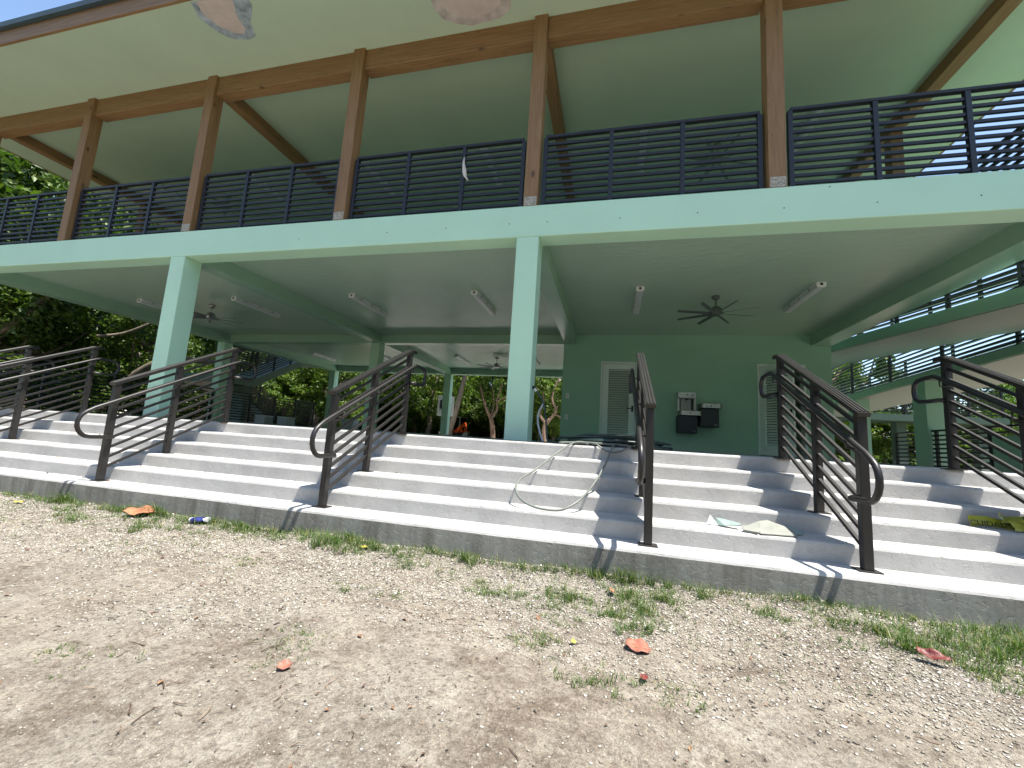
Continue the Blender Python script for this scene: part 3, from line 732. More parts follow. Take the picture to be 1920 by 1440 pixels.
# ------------------------------------------------------------------ scraps on the steps
z4 = FZ - 4 * RISE
sc_ = thing('painted_board_scrap', 'peeling cream and mint scraps of board lying beside the drinking fountain railing, lower step', 'debris', (1.1, 3.4, z4))
def sheet(pts, th, name, mat): return MB().prism(pts, (0, 0, th)).build(name, mat, sc_)
sheet([(1.03, 3.30, z4 + .004), (1.27, 3.33, z4 + .006), (1.29, 3.45, z4 + .03), (1.13, 3.47, z4 + .075), (1.06, 3.43, z4 + .068)], .006, 'folded_piece', M['card'])
sheet([(.93, 3.36, z4 + .02), (1.03, 3.31, z4 + .005), (1.06, 3.43, z4 + .068), (1.02, 3.46, z4 + .04)], .006, 'folded_piece', M['card'])
sheet([(.93, 3.33, z4 + .006), (1.02, 3.295, z4 + .004), (1.0, 3.36, z4 + .03), (.94, 3.38, z4 + .03)], .012, 'flap', M['card'])
sheet([(1.26, 3.40, z4 + .006), (1.36, 3.46, z4 + .006), (1.33, 3.53, z4 + .03), (1.27, 3.52, z4 + .045)], .005, 'flap', M['cardgreen'])
sheet([(.79, 3.50, z4 + .004), (.84, 3.45, z4 + .01), (.93, 3.41, z4 + .03), (.95, 3.46, z4 + .035), (.86, 3.53, z4 + .045), (.80, 3.54, z4 + .05)], .004, 'torn_strip', M['cardgreen'])
sheet([(.73, 3.51, z4 + .004), (.80, 3.47, z4 + .004), (.76, 3.545, z4 + .065)], .004, 'torn_strip', M['white'])

z3 = FZ - 3 * RISE
tpz = thing('caution_tape', 'crumpled yellow caution tape with black lettering on a step at the right edge', 'tape', (2.8, 3.75, z3))
r3_ = random.Random(5)
def ribbon(ctr, wid, name):
    vs = []; n = len(ctr)
    for i, (x, y, z, ang) in enumerate(ctr):
        dv = Vector((.15 * math.sin(i), math.cos(ang), math.sin(ang))) * wid / 2
        for j in range(5): 
            q = (j - 2) / 2; p = Vector((x, y, z)) + dv * q; p.z += .010 * math.sin(i * 2.1 + j * 1.7) + (.012 * r3_.uniform(-1, 1) if name == 'strip' and i > 1 else 0); p.y += .008 * r3_.uniform(-1, 1); p.z = max(p.z, z3 + .003); vs.append(p)
    fs = [(i * 5 + j, i * 5 + j + 1, (i + 1) * 5 + j + 1, (i + 1) * 5 + j) for i in range(n - 1) for j in range(4)]
    return MB().add(vs, fs).build(name, M['tape'], tpz, smooth=True)
ribbon([(2.56, 3.80, z3 + .036, 1.35), (2.66, 3.795, z3 + .040, 1.3), (2.78, 3.79, z3 + .038, 1.25), (2.9, 3.775, z3 + .03, .9), (3.0, 3.74, z3 + .03, .4), (3.12, 3.7, z3 + .03, .2), (3.3, 3.7, z3 + .03, .5), (3.5, 3.75, z3 + .03, .4)], .072, 'strip')
ribbon([(2.70 + i * .07, 3.765 + r3_.uniform(-.03, .03), z3 + .065 + r3_.uniform(-.02, .03), r3_.uniform(.1, 1.4)) for i in range(13)], .075, 'strip')
ribbon([(2.72 + i * .08, 3.69 + r3_.uniform(-.03, .02), z3 + .035 + r3_.uniform(-.02, .02), r3_.uniform(-.3, 1.0)) for i in range(11)], .075, 'strip')
def lettering(text, size, loc, rot):
    cu = bpy.data.curves.new('text', 'FONT'); cu.body = text; cu.size = size; cu.extrude = .0006
    tmp = bpy.data.objects.new('text', cu); COL.objects.link(tmp)
    me = bpy.data.meshes.new_from_object(tmp.evaluated_get(bpy.context.evaluated_depsgraph_get()))
    bpy.data.objects.remove(tmp); bpy.data.curves.remove(cu)
    me.materials.clear(); me.materials.append(M['ink'])
    o = bpy.data.objects.new('lettering', me); COL.objects.link(o); o.parent = tpz
    o.matrix_parent_inverse = Matrix.Translation(-world_loc(tpz)); o.location = loc; o.rotation_euler = rot
lettering('CUIDADO', .055, (2.545, 3.772, z3 + .014), (R(74), 0, R(-3)))
lettering('CUIDADO', .055, (2.80, 3.705, z3 + .085), (R(30), R(8), R(-14)))
# cloth strip on the guard rail
cl = MB(); prof = [(-2.205, 4.02, .022), (-2.212, 3.96, .026), (-2.205, 3.90, .035), (-2.19, 3.84, .05), (-2.18, 3.78, .062), (-2.165, 3.72, .05), (-2.14, 3.68, .03), (-2.115, 3.645, .008)]
vs = []
for i, (x, z, wv) in enumerate(prof):
    for j in range(4): vs.append((x - wv / 2 + wv * j / 3, D + .045 + .012 * math.sin(j * 2 + i), z))
cl.add(vs, [(i * 4 + j, i * 4 + j + 1, (i + 1) * 4 + j + 1, (i + 1) * 4 + j) for i in range(len(prof) - 1) for j in range(3)])
o = cl.build('cloth_strip', M['rag'], None, smooth=True); so = o.modifiers.new('solid', 'SOLIDIFY'); so.thickness = .006
tag(o, 'pale torn strip of cloth hanging on the balcony guard rail', 'cloth')

# ------------------------------------------------------------------ ground
def smoothstep(a, b, x): t = np.clip((x - a) / (b - a), 0, 1); return t * t * (3 - 2 * t)
def gz_far(x, y): return -.90 + .70 * smoothstep(9., 19., np.asarray(y, float)) + 0 * np.asarray(x, float)
def gz(x, y):
    h = 0.0
    if -9 < x < 5 and y < 3.4:
        h = .030 * noise.noise(Vector((x * .7, y * .7, 1))) + .016 * noise.noise(Vector((x * 2.1, y * 2.1, 4))) + .007 * noise.noise(Vector((x * 7, y * 7, 2))) + .004 * noise.noise(Vector((x * 19, y * 19, 9)))
        if y > 2.6: h += .03 * min(1, (y - 2.6) / .35) * (1 + .8 * noise.noise(Vector((x * 1.3, 3, 3))))
        fade = min(1, (x + 9) / 2, (5 - x) / 2, 1); h *= max(0, fade)
    return float(gz_far(x, y)) + h
xs = np.unique(np.concatenate([np.linspace(-400, -60, 12), np.linspace(-60, -9, 26), np.arange(-9, -6, .1), np.arange(-6, 2.8, .022), np.arange(2.8, 5, .08), np.linspace(5, 60, 26), np.linspace(60, 400, 12)]))
ys = np.unique(np.concatenate([np.linspace(-300, -30, 10), np.linspace(-30, -1, 16), np.arange(-1, .7, .1), np.arange(.7, 3.1, .022), np.linspace(3.1, 20, 40), np.linspace(20, 80, 16), np.linspace(80, 500, 12)]))
gv = np.array([(x, y, gz(x, y)) for y in ys for x in xs], np.float32)
nx, ny = len(xs), len(ys); ii = np.arange(nx * ny).reshape(ny, nx)
lo = np.stack([ii[:-1, :-1], ii[:-1, 1:], ii[1:, 1:], ii[1:, :-1]], -1).reshape(-1)
me = fast_mesh('ground', gv, 4, lo, M['ground'], True)
go = bpy.data.objects.new('ground', me); COL.objects.link(go); struct(go)

# hidden pale sheet behind the pavilion, added to bounce light onto the rear ceiling
pv = [(x, y, float(gz_far(x, y)) + .006) for y in np.linspace(17.75, 22.6, 12) for x in np.linspace(-13.6, 9.5, 30)]
pl_ = np.arange(360).reshape(12, 30); pl_ = np.stack([pl_[:-1, :-1], pl_[:-1, 1:], pl_[1:, 1:], pl_[1:, :-1]], -1).reshape(-1)
po = bpy.data.objects.new('path', fast_mesh('path', pv, 4, pl_, M['slabpale'])); COL.objects.link(po); struct(po)  # 'path' is the added bounce sheet, not a walk
# gravel: faceted stones as one uncountable mass
def gravel_density(x, y):
    # more gravel in a band below the grass verge and at the right, worn clay towards the camera
    n = noise.noise(Vector((x * .8, y * 1.1, 7))) * .45 + noise.noise(Vector((x * 2.7, y * 2.7, 3))) * .3
    edge = 1.95 - .10 * x * (1 if x > 0 else .45)
    return max(.06, min(1, .5 + (y - edge) * 1.0 + n * 1.2))
octa = np.array([(1, .1, -.1), (-1, -.1, 0), (.1, 1, 0), (-.1, -1, -.1), (.2, .1, .9), (-.5, .5, .6), (.5, -.5, .6)], float)
bmh = bmesh.new()
for p in octa: bmh.verts.new(p)
bmesh.ops.convex_hull(bmh, input=bmh.verts[:]); bmesh.ops.triangulate(bmh, faces=bmh.faces[:])
bmh.verts.ensure_lookup_table(); bmh.verts.index_update()
sv = np.array([v.co[:] for v in bmh.verts]); sf = np.array([[v.index for v in f.verts] for f in bmh.faces]); bmh.free()
pos = []
while len(pos) < 95000:
    y = 3.02 - 2.2 * rng.random() ** 1.25; x = -6.0 + 8.8 * rng.random()
    if x / max(y, .1) < -2.4 or x / max(y, .1) > 1.05: continue
    if rng.random() < gravel_density(x, y): pos.append((x, y))
pos = np.array(pos); n = len(pos)
size = .0016 + .0046 * rng.random(n) ** 2.2 + .011 * (rng.random(n) > .988) * rng.random(n)
size = np.minimum(size, .0035 + .004 * np.clip(pos[:, 1] - 1.0, 0, 3))
zc = np.array([gz(x, y) for x, y in pos])
ang = rng.random(n) * 6.283; ca, sa = np.cos(ang), np.sin(ang)
jit = 1 + .5 * (rng.random((n, len(sv), 3)) - .5)
shp = sv[None] * jit * (size[:, None] * np.stack([1.2 + .6 * rng.random(n), .9 + .3 * rng.random(n), .45 + .4 * rng.random(n)], 1))[:, None, :]
tilt = (rng.random(n) - .5) * .9
y2 = shp[..., 1] * np.cos(tilt)[:, None] - shp[..., 2] * np.sin(tilt)[:, None]; z2 = shp[..., 1] * np.sin(tilt)[:, None] + shp[..., 2] * np.cos(tilt)[:, None]
X_ = shp[..., 0] * ca[:, None] - y2 * sa[:, None]; Y_ = shp[..., 0] * sa[:, None] + y2 * ca[:, None]
vv = np.stack([X_ + pos[:, :1], Y_ + pos[:, 1:], z2 + (zc + size * .25)[:, None]], -1).reshape(-1, 3)
ff = (sf[None] + (np.arange(n) * len(sv))[:, None, None]).reshape(-1)
o = bpy.data.objects.new('gravel', fast_mesh('gravel', vv, 3, ff, M['pebble'])); COL.objects.link(o)
o['kind'] = 'stuff'; tag(o, 'loose pale limestone gravel scattered over the ground', 'gravel')

# grass
def blade_mesh(name, tufts, mat):
    vs, fs = [], []
    for (x, y, nb, h, spread) in tufts:
        for _ in range(int(nb * 2.0)):
            bx, by = x + rng.normal(0, spread), y + rng.normal(0, spread)
            if by > 2.985: by = 2.985 - rng.random() * .03
            z0 = gz(bx, by) - .004
            a = rng.random() * 6.283; hh = h * (.45 + .75 * rng.random()); ln = hh * (.35 + 1.3 * rng.random()); w_ = .0010 + .0011 * rng.random()
            d = np.array([math.cos(a), math.sin(a), 0]); s = np.array([-d[1], d[0], 0]) * w_
            if by + d[1] * ln > 2.99: d[1] = -abs(d[1])
            p0 = np.array([bx, by, z0]); p1 = p0 + d * ln * .35 + [0, 0, hh * .62]; p2 = p0 + d * ln + [0, 0, hh * (.75 + .25 * rng.random())]
            o_ = len(vs); vs += [p0 - s, p0 + s, p1 + s * .8, p1 - s * .8, p2]
            fs += [(o_, o_ + 1, o_ + 2), (o_, o_ + 2, o_ + 3), (o_ + 3, o_ + 2, o_ + 4)]
    return fast_mesh(name, np.array(vs), 3, np.array(fs).reshape(-1), mat)
tufts = []
# thin line of grass along the kerb
x = -6.2
while x < 3.2:
    q = noise.noise(Vector((x * 1.1, 2, 8))) + .5 * noise.noise(Vector((x * 4, 2, 8)))
    if q > -.35: tufts.append((x, 2.96 - rng.random() * .05, int(6 + 9 * max(0, q + .3)), .04 + .05 * max(0, q) + .05 * rng.random() ** 2, .022))
    x += .018 + .022 * rng.random()
def patch(cx, cy, rx, ry, n, h, nb=7):
    h *= 1.0
    sub = []
    for _ in range(max(5, n // 4)):
        a = rng.random() * 6.283; r_ = math.sqrt(rng.random()); sub.append((cx + rx * r_ * math.cos(a), cy + ry * r_ * math.sin(a), .4 + 1.1 * rng.random() ** 2))
    for _ in range(int(n * 1.5)):
        sx_, sy_, sh = sub[int(rng.random() * len(sub))]
        tufts.append((sx_ + rng.normal(0, .05), min(2.96, sy_ + rng.normal(0, .036)), max(1, int(nb * (.25 + .55 * sh))), h * sh * (.6 + .9 * rng.random()), .012))
for a in ((-4.9, 2.9, .28, .09, 26, .09), (-5.6, 2.6, .7, .18, 40, .028), (-3.9, 2.72, .9, .2, 150, .035), (-3.4, 2.9, .5, .07, 55, .06), (-2.7, 2.85, .55, .1, 80, .045), (-1.95, 2.8, .35, .12, 70, .06), (-1.55, 2.85, .35, .1, 50, .045),
          (-1.0, 2.7, .35, .16, 60, .028), (-.8, 2.9, .4, .06, 34, .045), (-.45, 2.5, .3, .13, 60, .028), (-.05, 2.5, .28, .14, 75, .035), (.10, 2.93, .28, .05, 46, .075), (.28, 2.72, .3, .15, 60, .045), (.12, 2.34, .22, .12, 55, .03), (-.22, 2.3, .16, .1, 34, .025),
          (.62, 2.88, .3, .08, 40, .05), (1.0, 2.72, .3, .1, 38, .035), (1.35, 2.78, .26, .12, 60, .07), (1.6, 2.60, .22, .14, 80, .07), (1.9, 2.75, .3, .15, 90, .06), (1.3, 2.5, .3, .1, 50, .03), (1.72, 2.35, .3, .1, 60, .03), (2.1, 2.4, .3, .2, 90, .05),
          (-.3, 1.95, .15, .09, 22, .022), (-.05, 1.78, .16, .08, 30, .025), (.22, 1.75, .12, .06, 16, .02), (-1.2, 2.15, .2, .1, 26, .02), (-2.3, 2.3, .4, .1, 22, .018), (-3.2, 2.25, .4, .1, 30, .02), (-1.9, 1.22, .16, .03, 9, .014), (-1.75, 1.3, .1, .03, 6, .014), (-1.35, 1.62, .2, .08, 18, .018), (-1.15, 1.45, .12, .05, 10, .016)):
    patch(*a)
for _ in range(3000):
    y = 2.98 - abs(rng.normal(0, .36)); x = -6 + 9 * rng.random()
    if y > 1.5 and noise.noise(Vector((x * 1.6, y * 2.2, 12))) > -.05: tufts.append((x, y, 1 + int(2 * rng.random()), .014 + .03 * rng.random() ** 2, .02))
o = bpy.data.objects.new('grass', blade_mesh('grass', tufts, M['grass'])); COL.objects.link(o)
o['kind'] = 'stuff'; tag(o, 'sparse green grass and weeds growing from the gravel and along the kerb', 'grass')

# twigs and litter
tw = MB(); rt = random.Random(11)
for _ in range(300):
    y = rt.uniform(1.0, 2.6) if rt.random() < .75 else rt.uniform(2.4, 2.95); x = rt.uniform(-2.2 * y, .95 * y)
    L = rt.choice([.012, .016, .02, .03, .04, .07]) * rt.uniform(.7, 1.3); a = rt.uniform(0, 3.14); z = gz(x, y) + .003
    p = [Vector((x + math.cos(a) * L * q + rt.uniform(-.006, .006), y + math.sin(a) * L * q + rt.uniform(-.006, .006), z + rt.uniform(0, .006))) for q in (0, .35, .7, 1)]
    tw.tube(p, [.0013 + L * .008, .0012 + L * .008, .001 + L * .006, .0006], 4)
o = tw.build('twigs', M['twig']); o['kind'] = 'stuff'; tag(o, 'thin dry twigs and roots littering the bare ground', 'twigs')
lt_ = MB()
for _ in range(620):
    if rt.random() < .35: y = rt.uniform(1.0, 2.95); x = rt.uniform(-2.1 * y, .95 * y); z = gz(x, y) + .004
    else:
        k = rt.choice([1, 2, 3, 4, 5]); y = YL - k * GO + rt.choice([rt.uniform(.20, .285), rt.uniform(.03, .28)]); x = rt.uniform(-9, 3.2) if rt.random() < .35 else rt.uniform(-8.5, -2.6); z = FZ - k * RISE + .003
    s = rt.uniform(.004, .011) if rt.random() < .85 else rt.uniform(.012, .02); a = rt.uniform(0, 6.28); u = Vector((math.cos(a), math.sin(a), rt.uniform(-.2, .5))) * s; v_ = Vector((-math.sin(a), math.cos(a), rt.uniform(-.2, .4))) * s * .55
    c = Vector((x, y, z + .002)); lt_.add([c - u, c + v_, c + u, c - v_ + Vector((0, 0, s * .4))], [(0, 1, 2), (0, 2, 3)])
o = lt_.build('leaf_litter', M['litter']); o['kind'] = 'stuff'; tag(o, 'crumbs of brown dead leaf on the treads and the ground', 'leaf litter')

# single large dead leaves
def big_leaf(loc, size, rot, mat, label, curl=.25, tilt=(0, 0), lobes=False, asp=.75):
    vs = []; n = 22; rings = 4
    for k in range(rings + 1):
        for j in range(n):
            a = 2 * math.pi * j / n; rr = size * (k / rings)
            edge = 1 + .05 * math.sin(5 * a + 1) + .04 * math.sin(9 * a + size * 90) + .03 * math.sin(14 * a + size * 200)
            if lobes: edge *= 1 - .34 * max(0, math.cos(a)) ** 8
            px, py = rr * math.cos(a) * edge, rr * math.sin(a) * asp * edge
            vs.append(Vector((px, py, curl * (py * py + .25 * px * px) / size + .10 * size * math.sin(5 * px / size + 3 * py / size) * (k / rings) + .004)))
    mx = Matrix.Rotation(rot, 4, 'Z') @ Matrix.Rotation(tilt[0], 4, 'X') @ Matrix.Rotation(tilt[1], 4, 'Y')
    fs = [(k * n + j, k * n + (j + 1) % n, (k + 1) * n + (j + 1) % n, (k + 1) * n + j) for k in range(1, rings) for j in range(n)]
    fs += [(n + j, 0, n + (j + 1) % n) for j in range(n)]
    t = thing('fallen_leaf', label, 'leaf', loc, 'large fallen leaves')
    vs = [mx @ v for v in vs]
    o = MB().add(vs, fs); o.v = [tuple(Vector(v) + Vector(loc)) for v in o.v]
    ob = o.build('blade', mat, t, smooth=True); so_ = ob.modifiers.new('solid', 'SOLIDIFY'); so_.thickness = .0022
    st = MB().tube([Vector(loc) + mx @ Vector((size * .9, 0, .012)), Vector(loc) + mx @ Vector((size * 1.25, .01, .014))], .0012, 5)
    st.tube([Vector(loc) + mx @ Vector((-size * .85, 0, curl * .22 * size + .0055)), Vector(loc) + mx @ Vector((0, 0, .0052)), Vector(loc) + mx @ Vector((size * .9, 0, .0105))], .0007, 5)
    st.build('stalk', mat, t)
def gl_(x, y, up=.012): return (x, y, gz(x, y) + up)
big_leaf(gl_(-3.97, 2.86, .03), .125, R(12), M['leaforange'], 'large orange rounded leaf with a notched edge, left below the steps', .35, (R(14), R(0)), True, .62)
big_leaf(gl_(.145, 2.06, .012), .056, R(-33), M['leafred'], 'salmon red oval leaf on gravel below the middle of the steps', .2, (R(12), 0))
big_leaf(gl_(1.44, 2.40, .03), .055, R(-30), M['leafdark'], 'dark red curled leaf at the right, in the grass', .9, (R(25), 0), False, .5)
big_leaf(gl_(-1.15, 1.42, .009), .024, R(20), M['leafred'], 'small brownish red leaf on bare soil, lower left of centre', .4, (R(20), 0), False, .85)
big_leaf(gl_(.15, 1.80, .008), .020, R(60), M['leafdark'], 'tiny dark red leaf just below the salmon red one', .6, (R(10), 0))
big_leaf(gl_(-1.75, 2.84, .012), .032, R(10), M['leafyellow'], 'yellow leaf in the grass against the kerb', .3, (R(8), 0), False, .55)
big_leaf(gl_(-5.35, 2.78, .012), .04, R(10), M['leafyellow'], 'yellow leaf at the left edge of the photo', .3, (R(8), 0), False, .55)
big_leaf(gl_(-.14, 2.03, .01), .018, R(80), M['leafyellow'], 'tiny yellow leaf on the gravel left of the salmon red one', .3, (R(20), 0), False, .7)
big_leaf(gl_(.03, 2.70, .02), .03, R(100), M['leaforange'], 'small orange leaf in the grass below the end on railing', .5, (R(30), 0), False, .6)
# crushed can
cn = thing('crushed_can', 'crushed blue and white drink can in the grass near the orange leaf', 'can', gl_(-3.33, 2.93))
c0 = Vector(gl_(-3.33, 2.88, .032)); ax = Vector((1, .25, .05)).normalized(); 
def can_part(a, b, rr, name, mat):
    vs = []; n = 16; s = Vector((-ax.y, ax.x, 0)); u = ax.cross(s)
    for k in range(5):
        p = c0 + ax * (a + (b - a) * k / 4)
        for j in range(n):
            t_ = 2 * math.pi * j / n; r_ = rr * (1 + .12 * math.sin(3 * t_ + k * 1.3)); vs.append(p + s * math.cos(t_) * r_ + u * math.sin(t_) * r_ * .62)
    fs = [(k * n + j, k * n + (j + 1) % n, (k + 1) * n + (j + 1) % n, (k + 1) * n + j) for k in range(4) for j in range(n)] + [tuple(range(n)), tuple(4 * n + j for j in range(n))]
    MB().add(vs, fs).build(name, mat, cn, smooth=False)
can_part(-.062, .045, .034, 'printed_body', M['canblue']); can_part(.045, .066, .031, 'rim', M['canwhite']); can_part(-.075, -.062, .029, 'base', M['canwhite'])

# ------------------------------------------------------------------ trees
def leaf_cloud(name, clumps, nleaf, size, mat, seed, flat=.5):
    r = np.random.default_rng(seed)
    c = np.array([q[:3] for q in clumps]); rad = np.array([q[3] for q in clumps])
    w_ = rad ** 2; idx = r.choice(len(c), nleaf, p=w_ / w_.sum())
    d = r.normal(size=(nleaf, 3)); d /= np.linalg.norm(d, axis=1)[:, None]
    rr = rad[idx] * (r.random(nleaf) ** .45)
    p = c[idx] + d * rr[:, None] * np.array([1, 1, .75])
    nrm = r.normal(size=(nleaf, 3)) * .75 + np.array([0, 0, flat]) + d * .5; nrm /= np.linalg.norm(nrm, axis=1)[:, None]
    t = np.cross(nrm, r.normal(size=(nleaf, 3))); t /= np.linalg.norm(t, axis=1)[:, None]; b = np.cross(nrm, t)
    s = size * (.6 + .8 * r.random(nleaf))[:, None]
    v = np.stack([p - t * s, p + b * s * .42 + nrm * s * .12, p + t * s * 1.0 - nrm * s * .15, p - b * s * .42 + nrm * s * .12], 1).reshape(-1, 3)
    i = np.arange(nleaf)[:, None] * 4
    lo_ = np.concatenate([i, i + 1, i + 2, i, i + 2, i + 3], 1).reshape(-1)
    return fast_mesh(name, v, 3, lo_, mat)
def make_tree(name, label, cat, seed, h, rx, rz, nleaf, size, leaf, barkm, trunk_r=.16, lean=(0, 0), crown0=.35, nclump=34, group='trees around the pavilion', limbs=5):
    r = random.Random(seed)
    t = thing(name, label, cat, (0, 0, 0), group)
    top = Vector((lean[0], lean[1], h * .62)); tr = MB(); pts = []
    for k in range(7):
        f = k / 6; pts.append(Vector((top.x * f + r.uniform(-.08, .08) * h * .08, top.y * f + r.uniform(-.08, .08) * h * .08, top.z * f)))
    tr.tube(pts, [trunk_r * (1.25 - .75 * k / 6) for k in range(7)], 9)
    ends = []
    for q in range(limbs):
        f = r.uniform(.35, .95); i = int(f * 6); a = q * 2.4 + r.uniform(-.4, .4)
        p0 = pts[i]; L = rx * r.uniform(.6, .95); e = p0 + Vector((math.cos(a) * L, math.sin(a) * L, h * r.uniform(.12, .32)))
        mid = p0.lerp(e, .5) + Vector((r.uniform(-.2, .2), r.uniform(-.2, .2), -.08 * h + r.uniform(-.1, .3)))
        tr.tube(smooth_path([p0, mid, e], 4), [trunk_r * (.6 - .05 * k) for k in range(9)], 7); ends.append(e)
    o = tr.build('trunk', barkm, t, smooth=True)
    cl_ = []
    zc_ = h * (crown0 + (1 - crown0) / 2)
    for q in range(nclump):
        while True:
            d = Vector((r.uniform(-1, 1), r.uniform(-1, 1), r.uniform(-1, 1)))
            if .25 < d.length < 1: break
        cl_.append((lean[0] * .8 + d.x * rx, lean[1] * .8 + d.y * rx, zc_ + d.z * rz, rx * r.uniform(.16, .34)))
    for e in ends: cl_.append((e.x, e.y, e.z, rx * .3))
    c = bpy.data.objects.new('crown', leaf_cloud('crown', cl_, nleaf, size, leaf, seed)); COL.objects.link(c); c.parent = t
    return t
TR = {}
TR['big'] = make_tree('broadleaf_tree', 'tall dense broadleaf tree', 'tree', 21, 12.5, 4.6, 5.0, 15000, .17, M['leafA'], M['barkgrey'], .30, (.8, .3), .2, 60)
TR['mid'] = make_tree('broadleaf_tree', 'mid', 'tree', 22, 7.5, 2.9, 3.0, 9000, .13, M['leafB'], M['barkgrey'], .15, (-.5, .2), .16, 44)
TR['dark'] = make_tree('broadleaf_tree', 'dark', 'tree', 23, 8.5, 3.2, 3.7, 10000, .14, M['leafA'], M['barkgrey'], .17, (.3, .4), .12, 46)
TR['shrub'] = make_tree('shrub', 'shrub', 'shrub', 25, 3.0, 1.5, 1.35, 5500, .09, M['leafB'], M['barkgrey'], .05, (.1, 0), .06, 26, 'shrubs behind the pavilion')
TR['shrubdark'] = make_tree('shrub', 'shrub', 'shrub', 26, 2.8, 1.7, 1.3, 5500, .09, M['leafA'], M['barkgrey'], .05, (.1, 0), .04, 26, 'shrubs behind the pavilion')
def wood_mass(name, label, boxes, n, size, seed):
    cl = []; r = random.Random(seed)
    for (x0, x1, y0, y1, h, k) in boxes:
        for _ in range(k):
            x, y = r.uniform(x0, x1), r.uniform(y0, y1); cl.append((x, y, gfar(x, y) + r.uniform(.3, h) * r.uniform(.6, 1), r.uniform(1.2, 2.2)))
    o = bpy.data.objects.new(name, leaf_cloud(name, cl, n, size, M['leafA'], seed)); COL.objects.link(o); o['kind'] = 'stuff'; tag(o, label, 'woodland')
def gfar(x, y): return float(gz_far(x, y)) - .05
used = set()
def plant(kind, x, y, label, s=1.0, rot=None):
    rot = rng.random() * 6.28 if rot is None else rot
    if kind not in used:
        used.add(kind); o = TR[kind]; o.location = (x, y, gfar(x, y)); o.rotation_euler = (0, 0, rot); o.scale = (s, s, s); o['label'] = label
    else: o = dup(TR[kind], (x, y, gfar(x, y)), rot, s, label)
    return o
wood_mass('woodland', 'dark far wood closing the view behind the pavilion and trees', [(-50, -33, -4, 38, 11, 170), (-34, -18, 26, 38, 9, 70), (-48, 6, 37, 44, 7, 260), (-48, 6, 36, 40, 1.6, 120), (4, 40, 36, 42, 4.5, 90)], 110000, .42, 71)
wood_mass('woodland', 'wood on the far side of the yard, behind the photographer', [(-40, 30, -20, -13, 12, 260), (22, 32, -14, 14, 10, 110)], 30000, .42, 72)
# left side
plant('big', -22.5, 6.2, 'tall leafy tree at the left edge, seen over the balcony corner', 1.0, .4)
plant('big', -25.5, 11.5, 'dark tree behind the dim loop handrail at the left', 1.08, 2.2)
plant('big', -21.8, 15.5, 'dark tree between the left column and the far left railing', .95, 4.0)
plant('big', -27.5, 20.5, 'tall tree far back at the left, seen through the balcony rails', 1.1, 5.2)
plant('dark', -19.6, 9.2, 'dark low tree right behind the leftmost railings', .72, 1.0)
plant('dark', -18.6, 12.6, 'dark low tree beside the left column foot', .62, 3.0)
plant('dark', -30.0, 7.5, 'deep shaded tree furthest left', 1.1, 2.0)
plant('big', -20.0, 24.5, 'tall tree behind the rear left stair', .85, 1.2)
plant('shrubdark', -17.8, 10.8, 'dark shrub behind the left railings', 1.0, .3)
plant('shrubdark', -16.9, 8.4, 'low dark shrub at the left end of the steps', .9, 2.0)
plant('shrubdark', -20.5, 16.6, 'dark shrub seen through the railing that crosses the left column', 1.35, .8)
plant('shrubdark', -22.5, 18.8, 'dark shrub far behind the left column, by the wood', 1.5, 1.8)
plant('shrubdark', -19.5, 19.5, 'dark shrub left of the rear stair landing', 1.3, 2.8)
plant('mid', -16.3, 21.0, 'bright sunlit tree right of the rear left stair', .80, .6)
plant('shrub', -14.6, 20.2, 'bright yellow green shrub beside the far left column', .9, 1.6)
plant('shrub', -17.6, 19.2, 'bright shrub under the rear stair flight', 1.0, 2.9)
# behind
bk = [('mid', -12.6, 27.0, 'leafy tree behind the second railing from the middle column', 1.0), ('dark', -15.5, 31.0, 'dark tree in the gap left of the leaning trunk', 1.0), ('mid', -9.2, 31.5, 'sunlit tree behind the orange machine', 1.0), ('dark', -5.6, 32.5, 'dark tree left of the middle column, furthest back', 1.05),
      ('mid', -3.6, 26.0, 'sunlit tree right of the middle column, behind the hose', .9), ('dark', -1.2, 30.0, 'dark tree beside the green room corner', 1.0), ('mid', -6.4, 28.5, 'leafy crown just left of the middle column', .8),
      ('shrubdark', -10.9, 33.0, 'dark shrub behind the cab of the orange machine', 1.3), ('shrubdark', -8.1, 29.5, 'dark shrub between machine and red barked tree', 1.2), ('shrubdark', -6.0, 30.0, 'dark shrub right of the red barked tree', 1.2), ('shrub', -4.2, 24.6, 'bright shrub in the gap beside the room corner', .8), ('shrubdark', -13.4, 28.8, 'dark shrub behind the second railing', 1.3), ('shrubdark', -11.8, 31.0, 'dark shrub left of the leaning grey trunk', 1.2), ('shrubdark', -3.0, 29.0, 'dark shrub low beside the room corner', 1.2),
      ('dark', -20, 33, 'dark tree far behind the rear stair', 1.2), ('dark', -12, 36, 'dark backdrop tree behind the leaning trunk', 1.2), ('dark', -3, 37, 'dark backdrop tree behind the middle column', 1.2), ('dark', -7.5, 36.5, 'dark backdrop tree behind the red barked tree', 1.2), ('dark', -16.5, 37, 'dark backdrop tree behind the sunlit shrubs', 1.25),
      ('mid', 9.6, 23.5, 'sunlit tree between the ramp and the far green column', .78), ('dark', 12.2, 24.5, 'low tree behind the ramp piers', .66), ('mid', 15.5, 23.0, 'tree behind the ramp at the right edge', .70), ('shrub', 10.4, 20.6, 'sunlit shrub under the ramp', .8), ('shrub', 13.6, 21.0, 'second sunlit shrub under the ramp, further right', .8), ('shrubdark', 11.8, 21.8, 'dark shrub under the ramp', .9), ('dark', 7.5, 27.0, 'dark tree behind the rooms at the right', .8), ('shrubdark', 9.0, 22, 'dark shrub by the far green ramp pier', .9), ('mid', 19.5, 24.0, 'tree at the far right behind the ramp rails', .72)]
for k, x, y, l, s in bk: plant(k, x, y, l, s)
